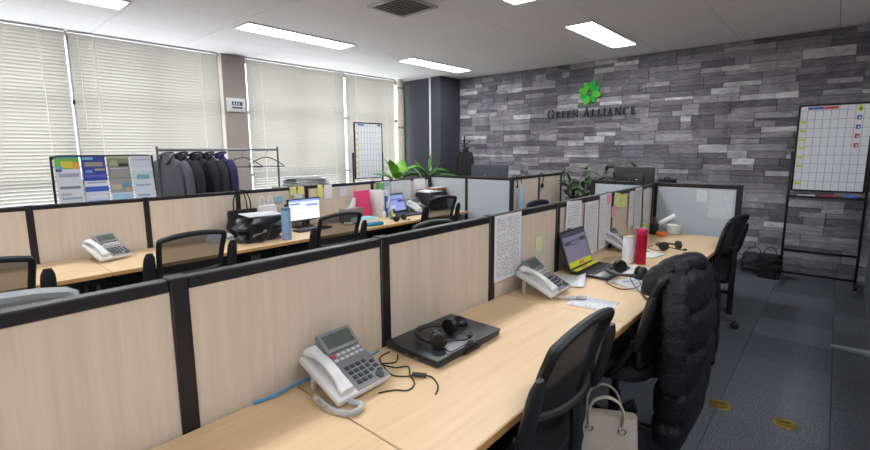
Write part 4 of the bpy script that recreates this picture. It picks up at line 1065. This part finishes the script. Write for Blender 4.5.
B().tube(smoothpath([(-.03, 0, .45), (-.02, 0, .475), (.02, 0, .475), (.03, 0, .45)], 4), .006, 6).done('loop', FABRIC, t)
# ---- coat tree
t = thing('coat_tree', 'black standing coat tree in the corner by the column', 'coat tree', (-4.98, 6.42, 0))
B().tube([(0, 0, .03), (0, 0, 1.74)], .014, 10).done('pole', BLACKM, t)
B().lathe([(.17, 0), (.18, .01), (.03, .03), (.016, .05)], 20).done('base', BLACKM, t)
for k in range(4):
    a = R(90*k+30); c, s_ = math.cos(a), math.sin(a)
    B().tube(smoothpath([(0, 0, 1.60), (.06*c, .06*s_, 1.61), (.10*c, .10*s_, 1.66)], 4), .007, 6).done('hook', BLACKM, t)
coat('hanging_coat', 'black coat hung on the coat tree in the corner', (-4.90, 6.35, 1.50), -25, FABRIC, .8, .23, .085, 12)
# ---- umbrella and headset on the maple screen
t = thing('umbrella', 'folded pale blue umbrella hooked over the maple screen', 'umbrella', (-2.872, 4.84, .70))
B().tube([(0, 0, .0), (0, 0, .10), (0, 0, .30), (0, 0, .38)], [.008, .036, .034, .012], 12).done('canopy', mat('umbrella_blue', srgb(168, 190, 216), .4), t)
B().tube(smoothpath([(0, 0, .37), (0, 0, .44), (-.005, 0, .475), (-.03, 0, .485), (-.055, 0, .475), (-.06, 0, .44)], 5), .006, 8).done('handle', BLACK, t)
t = thing('strap_hook', 'black over-panel hook beside the pale blue umbrella', 'hook', (-2.905, 4.78, 1.06))
B().tube(smoothpath([(.012, 0, .0), (.018, 0, .02), (.006, 0, .06), (.002, 0, .10), (-.005, 0, .118), (-.03, 0, .121), (-.052, 0, .11), (-.054, 0, .06)], 4), .006, 6).done('hook', BLACK, t)
B().box((.012, 0, -.01), (.012, .03, .03), .004).done('tip', BLACK, t)
t = thing('hanging_headset', 'black single-ear headset hung over the maple screen', 'headset', (-2.935, 5.47, 1.02))
B().tube(smoothpath([(.0, .0, .02), (.012, .03, .10), (.006, .01, .155), (-.005, -.03, .165), (-.002, -.07, .14)], 5), .006, 6).done('headband', BLACK, t)
B().lathe([(.01, -.012), (.028, -.01), (.03, .008), (.012, .012)], 16, M=Matrix.Translation((.008, 0, .0)) @ Matrix.Rotation(R(90), 4, 'Y')).done('earcup', BLACK, t)
# ---- bags on the floor by the stone wall
for (x, y, hx, hy, h, lb, sd) in [(-.66, 6.56, .115, .09, .24, 'slumped black bag on the floor by the stone wall', 1), (-.49, 6.42, .10, .085, .27, 'black tote bag beside the whiteboard caster', 4)]:
    t = thing('floor_bag', lb, 'bag', (x, y, 0), rnd.uniform(-8, 8))
    soft(B(), hx, hy, h, sd, .014).done('body', FABRIC if sd == 4 else mat('grey_black_nylon', srgb(44, 45, 50), .7, 0, .15, 60, .1), t)
    B().tube(smoothpath([(-hx*.6, 0, h*.9), (-hx*.5, .01, h*1.2), (0, .02, h*1.3), (hx*.5, .01, h*1.2), (hx*.6, 0, h*.9)], 4), .008, 8, flat=.5).done('handle', FABRIC, t)
# ---- movable screen at the right
SCRG = mat('screen_grey_fabric', srgb(92, 94, 100), .8, 0, .06, 80, .1)
t = thing('movable_screen', 'grey movable room divider on pale steel feet', 'room divider', (.335, 4.20, 0), 90)
B().box((0, 0, .78), (4.0, .03, 1.42), .004).done('panel', SCRG, t)
b = B()
for s in (-1, 1): b.box((s*2.01, 0, .78), (.03, .04, 1.46), .005)
b.box((0, 0, 1.50), (4.0, .04, .025), .005); b.box((0, 0, .06), (4.0, .04, .03), .005); b.done('frame', mat('screen_edge_metal', srgb(120, 121, 126), .4, .5), t)
FOOT = mat('pale_steel', srgb(176, 180, 186), .4, .4)
for xx in (.22, -1.8):
    B().prism([(-.045, .02), (.045, .02), (.045, -.02), (-.045, -.02)], .03, Matrix.Translation((xx, 0, .02))).done('foot_bracket', FOOT, t)
    for s in (-1, 1):
        B().prism([(-.045, 0), (.045, 0), (.012, s*.25), (-.012, s*.25)], .018, Matrix.Translation((xx, 0, .004))).done('foot', FOOT, t)
# ---- floor outlets
BRASS = mat('brass_plate', srgb(166, 140, 70), .35, .8, .1, 40)
for (x, y, lb) in [(-.39, 2.967, 'brass floor outlet cover beside the puffer coat'), (-.086, 2.983, 'brass floor outlet cover in the open aisle carpet')]:
    t = thing('floor_outlet', lb, 'floor outlet', (x, y, 0), 20)
    B().lathe([(.056, 0), (.056, .004), (.05, .007), (.044, .007), (.042, .005), (.001, .005)], 28).done('ring', BRASS, t)
    B().lathe([(.036, .005), (.036, .009), (.032, .010), (.001, .010)], 24).done('lid', BRASS, t)
    B().box((0, 0, .0115), (.045, .012, .003), .001).done('latch', mat('brass_dark', srgb(110, 84, 30), .4, .7), t)

# ================================================================== WALL SIGN
GREEN = mat('logo_green', srgb(24, 178, 60), .4); GREEN2 = mat('logo_lime', srgb(84, 196, 40), .4); LET = mat('letter_black', srgb(14, 13, 18), .45)
t = thing('wall_emblem', 'green eight-leaf emblem mounted on the stone wall', 'emblem', (-2.895, 6.815, 2.335))
for k, (a, L, w_) in enumerate([(70, .175, .085), (118, .15, .07), (28, .145, .07), (-14, .155, .082), (-58, .14, .062), (-110, .165, .082), (-153, .145, .07), (163, .155, .078)]):
    poly = []
    for i in range(13):
        q = i/12; poly.append((.032+L*q, w_*.62*math.sin(math.pi*q)**.8*(1.1-.35*q)))
    for i in range(11, 0, -1):
        q = i/12; poly.append((.032+L*q, -w_*.62*math.sin(math.pi*q)**.8*(.75+.35*q)))
    M = Matrix.Rotation(R(90), 4, 'X') @ Matrix.Rotation(R(a), 4, 'Z')
    B().prism(poly, .02, M).done('leaf', GREEN if k % 2 == 0 else GREEN2, t, smooth=False)
def arcpoly(cx, cy, r0x, r0y, r1x, r1y, a0, a1, n=18):
    o = [(cx+r0x*math.cos(R(a0+(a1-a0)*i/n)), cy+r0y*math.sin(R(a0+(a1-a0)*i/n))) for i in range(n+1)]
    i_ = [(cx+r1x*math.cos(R(a0+(a1-a0)*i/n)), cy+r1y*math.sin(R(a0+(a1-a0)*i/n))) for i in range(n, -1, -1)]
    return o+i_
def rct(x0, y0, x1, y1): return [(x0, y0), (x1, y0), (x1, y1), (x0, y1)]
def glyph(ch):
    T, n, s = .21, .10, .07
    if ch == 'I': return .36, [rct(.1, 0, .1+T, 1), rct(.02, 0, .35, s), rct(.02, 1-s, .35, 1)]
    if ch == 'L': return .68, [rct(.1, 0, .1+T, 1), rct(.02, 0, .64, n), rct(.02, 1-s, .35, 1), rct(.58, 0, .64, .26)]
    if ch == 'E': return .68, [rct(.1, 0, .1+T, 1), rct(.02, 0, .64, n), rct(.02, 1-n, .60, 1), rct(.1, .48, .48, .48+n), rct(.58, 0, .64, .24), rct(.54, .78, .60, 1), rct(.43, .38, .48, .66)]
    if ch == 'N': return .92, [rct(.1, 0, .1+n, 1), rct(.74, 0, .74+n, 1), [(.06, 1), (.26, 1), (.815, 0), (.70, 0)], rct(.0, 0, .28, s), rct(.62, 1-s, .92, 1), rct(.0, 1-s, .2, 1)]
    if ch == 'A': return .90, [[(.10, 0), (.18, 0), (.47, 1.0), (.40, 1.0)], [(.58, 0), (.78, 0), (.50, 1.02), (.38, 1.02)], rct(.24, .30, .62, .30+n), rct(.0, 0, .28, s), rct(.50, 0, .88, s)]
    if ch == 'R': return .80, [rct(.1, 0, .1+T, 1), rct(.02, 0, .35, s), rct(.02, 1-n, .34, 1), rct(.2, .46, .36, .46+n), arcpoly(.34, .73, .27, .27, .13, .20, -90, 90), [(.30, .48), (.46, .50), (.80, 0), (.60, 0)], rct(.60, 0, .84, s)]
    if ch in 'CG':
        p = [arcpoly(.47, .5, .45, .52, .29, .445, 50, 310)]
        if ch == 'C': p += [rct(.70, .70, .76, .98), [(.70, .10), (.76, .16), (.78, .26), (.72, .2)]]; return .84, p
        p += [rct(.70, .70, .76, .98), rct(.66, .02, .66+T*.9, .42), rct(.55, .42, .92, .42+s)]; return .96, p
t = thing('wall_lettering', 'dark raised GREEN ALLIANCE lettering under the green emblem', 'sign', (-3.585, 6.815, 1.983))
word = [('G', 1)]+[(c, .8) for c in 'REEN']+[(' ', 1)]+[('A', 1)]+[(c, .8) for c in 'LLIANCE']
tot = sum((.42 if c == ' ' else glyph(c)[0]*k+.13) for c, k in word); u = 1.385/tot; x = 0; Hh = .138
for c, k in word:
    if c == ' ': x += .42*u; continue
    adv, polys = glyph(c); b = B()
    for i, pl in enumerate(polys): b.prism([(px*k*u, py*k*Hh) for px, py in pl], .018-.0004*i, Matrix.Translation((x, 0, 0)) @ Matrix.Rotation(R(90), 4, 'X'))
    b.done('letter', LET, t, smooth=False); x += (adv*k+.13)*u

# ================================================================== PUFFER COAT AND HANDBAGS
def mat_puff():
    m, nt, p = base('black_nylon_quilted'); N = nt.nodes; L = nt.links
    tc = N.new('ShaderNodeTexCoord'); n = N.new('ShaderNodeTexNoise'); n.inputs['Scale'].default_value = 22; n.inputs['Detail'].default_value = 5; n.inputs['Distortion'].default_value = 1.5
    L.new(tc.outputs['Object'], n.inputs['Vector']); b_ = N.new('ShaderNodeBump'); b_.inputs['Strength'].default_value = .8; b_.inputs['Distance'].default_value = .012
    L.new(n.outputs['Fac'], b_.inputs['Height']); L.new(b_.outputs[0], p.inputs['Normal'])
    r = N.new('ShaderNodeValToRGB'); r.color_ramp.elements[0].color = srgb(13, 13, 17); r.color_ramp.elements[1].color = srgb(25, 25, 31)
    L.new(n.outputs['Fac'], r.inputs[0]); L.new(r.outputs[0], p.inputs['Base Color']); p.inputs['Roughness'].default_value = .55; p.inputs['Specular IOR Level'].default_value = .3
    return m
PUFF = mat_puff()
t = thing('puffer_coat', 'long black quilted puffer coat draped over a chair back', 'coat', (-.458, 2.27, .19))
prof = [(.815, .02, .10, -.02), (.80, .045, .17, -.015), (.75, .062, .215, -.01), (.63, .078, .24, .005), (.45, .082, .25, .015), (.27, .082, .26, .012), (.10, .078, .265, .005), (.02, .07, .26, .0), (.0, .06, .25, .0)]
sp = smoothpath([(p[0], p[1], p[2]) for p in prof], 12); sx_ = smoothpath([(p[3], 0, 0) for p in prof], 12)
rings = []; n = 72
for q, cx in zip(sp, sx_):
    zz, a_, b_ = q; ring = []
    for j in range(n):
        a = 2*math.pi*j/n; c, s_ = math.cos(a), math.sin(a)
        wob = .02*noise.noise(Vector((c*1.5, s_*2.5, 3)))
        pf = abs(math.cos(math.pi*(zz+.045+wob)/.165))
        px = a_*math.copysign(abs(c)**.6, c); py = b_*math.copysign(abs(s_)**.6, s_)
        off = -.024*pf**16 + .016*noise.noise(Vector((c*1.6, s_*1.6+4, zz*2.2))) + .004*noise.noise(Vector((c*7, s_*11, zz*9)))
        nv = Vector((c, s_*.6, 0)).normalized()
        ring.append((cx.x+px+nv.x*off, py+nv.y*off, zz))
    rings.append(ring)
B().loft(rings).done('body', PUFF, t, ang=1.4)
def puffy(path, r0, r1, seam, sd):
    P = smoothpath(path, 12); rr = []; d = 0
    for i, p in enumerate(P):
        if i: d += (P[i]-P[i-1]).length
        q = i/(len(P)-1); rr.append((r0+(r1-r0)*q)*(1-.13*abs(math.cos(math.pi*d/seam))**14)*(1+.07*noise.noise(p*8+Vector((sd, 0, 0)))))
    rr[0] *= .6; rr[-1] *= .75
    return P, rr
for sd, path in ((1, [(-.02, -.15, .76), (.0, -.235, .66), (.02, -.275, .48), (.02, -.27, .28)]), (2, [(-.01, .17, .76), (.03, .245, .66), (.045, .285, .45), (.04, .28, .22)])):
    P, rr = puffy(path, .056, .048, .13, sd)
    B().tube(P, rr, 18, flat=.8).done('sleeve', PUFF, t, ang=1.4)
P, rr = puffy([(-.10, -.17, .66), (-.095, -.16, .72), (-.07, -.13, .765), (-.02, -.03, .79), (.015, .07, .785)], .058, .05, .12, 5)
B().tube(P, rr, 18).done('hood', PUFF, t, ang=1.4)
t.children[0]['label'] = 'quilted coat body'
t = thing('shoulder_bag', 'black bag with a silver ring on the seat under the puffer coat', 'bag', (-.80, 2.20, .50), 90)
soft(B(), .13, .10, .17, 11, .012).done('body', LEATHER, t)
B().tube([(-.135+.0*math.cos(R(a)), -.11, .09) if False else (-.06+.024*math.cos(R(a)), -.118, .09+.024*math.sin(R(a))) for a in range(0, 360, 20)], .0045, 6, closed=True).done('ring', CHROME, t)
BEI = mat('beige_leather', srgb(186, 178, 164), .5, 0, .06, 60, .1)
t = thing('handbag', 'beige leather tote handbag with looped handles beside the chairs', 'bag', (-.66, 1.85, 0), 28)
rings = []
for k in range(10):
    q = k/9; hx = .15-.02*q; hy = .065-.035*q**2
    rings.append([(hx*math.copysign(abs(math.cos(a))**.35, math.cos(a)), hy*math.copysign(abs(math.sin(a))**.45, math.sin(a))*(1+.06*noise.noise(Vector((a, q*3, 1)))), (.005+.36*q)) for a in [2*math.pi*j/28 for j in range(28)]])
B().loft(rings).done('body', BEI, t)
for s in (-1, 1):
    h = B().tube(smoothpath([(-.065, s*.036, .32), (-.07, s*.045, .39), (-.05, s*.05+.015, .435), (.0, s*.055+.015, .46), (.05, s*.05+.015, .435), (.07, s*.045, .385), (.065, s*.036, .32)], 5), .014, 8, flat=.4).done('handle', BEI, t)
    for xx in (-.066, .066): B().tube([(xx+.015*math.cos(R(a)), s*.046, .315+.015*math.sin(R(a))) for a in range(0, 360, 30)], .003, 6, closed=True).done('ring', CHROME, h)
B().box((.0, -.068, .17), (.05, .006, .14), .002).done('flap_strap', BEI, t)
B().lathe([(.018, 0), (.018, .004), (.012, .006)], 14, M=Matrix.Translation((0, -.071, .11)) @ Matrix.Rotation(R(90), 4, 'X')).done('clasp', CHROME, t)
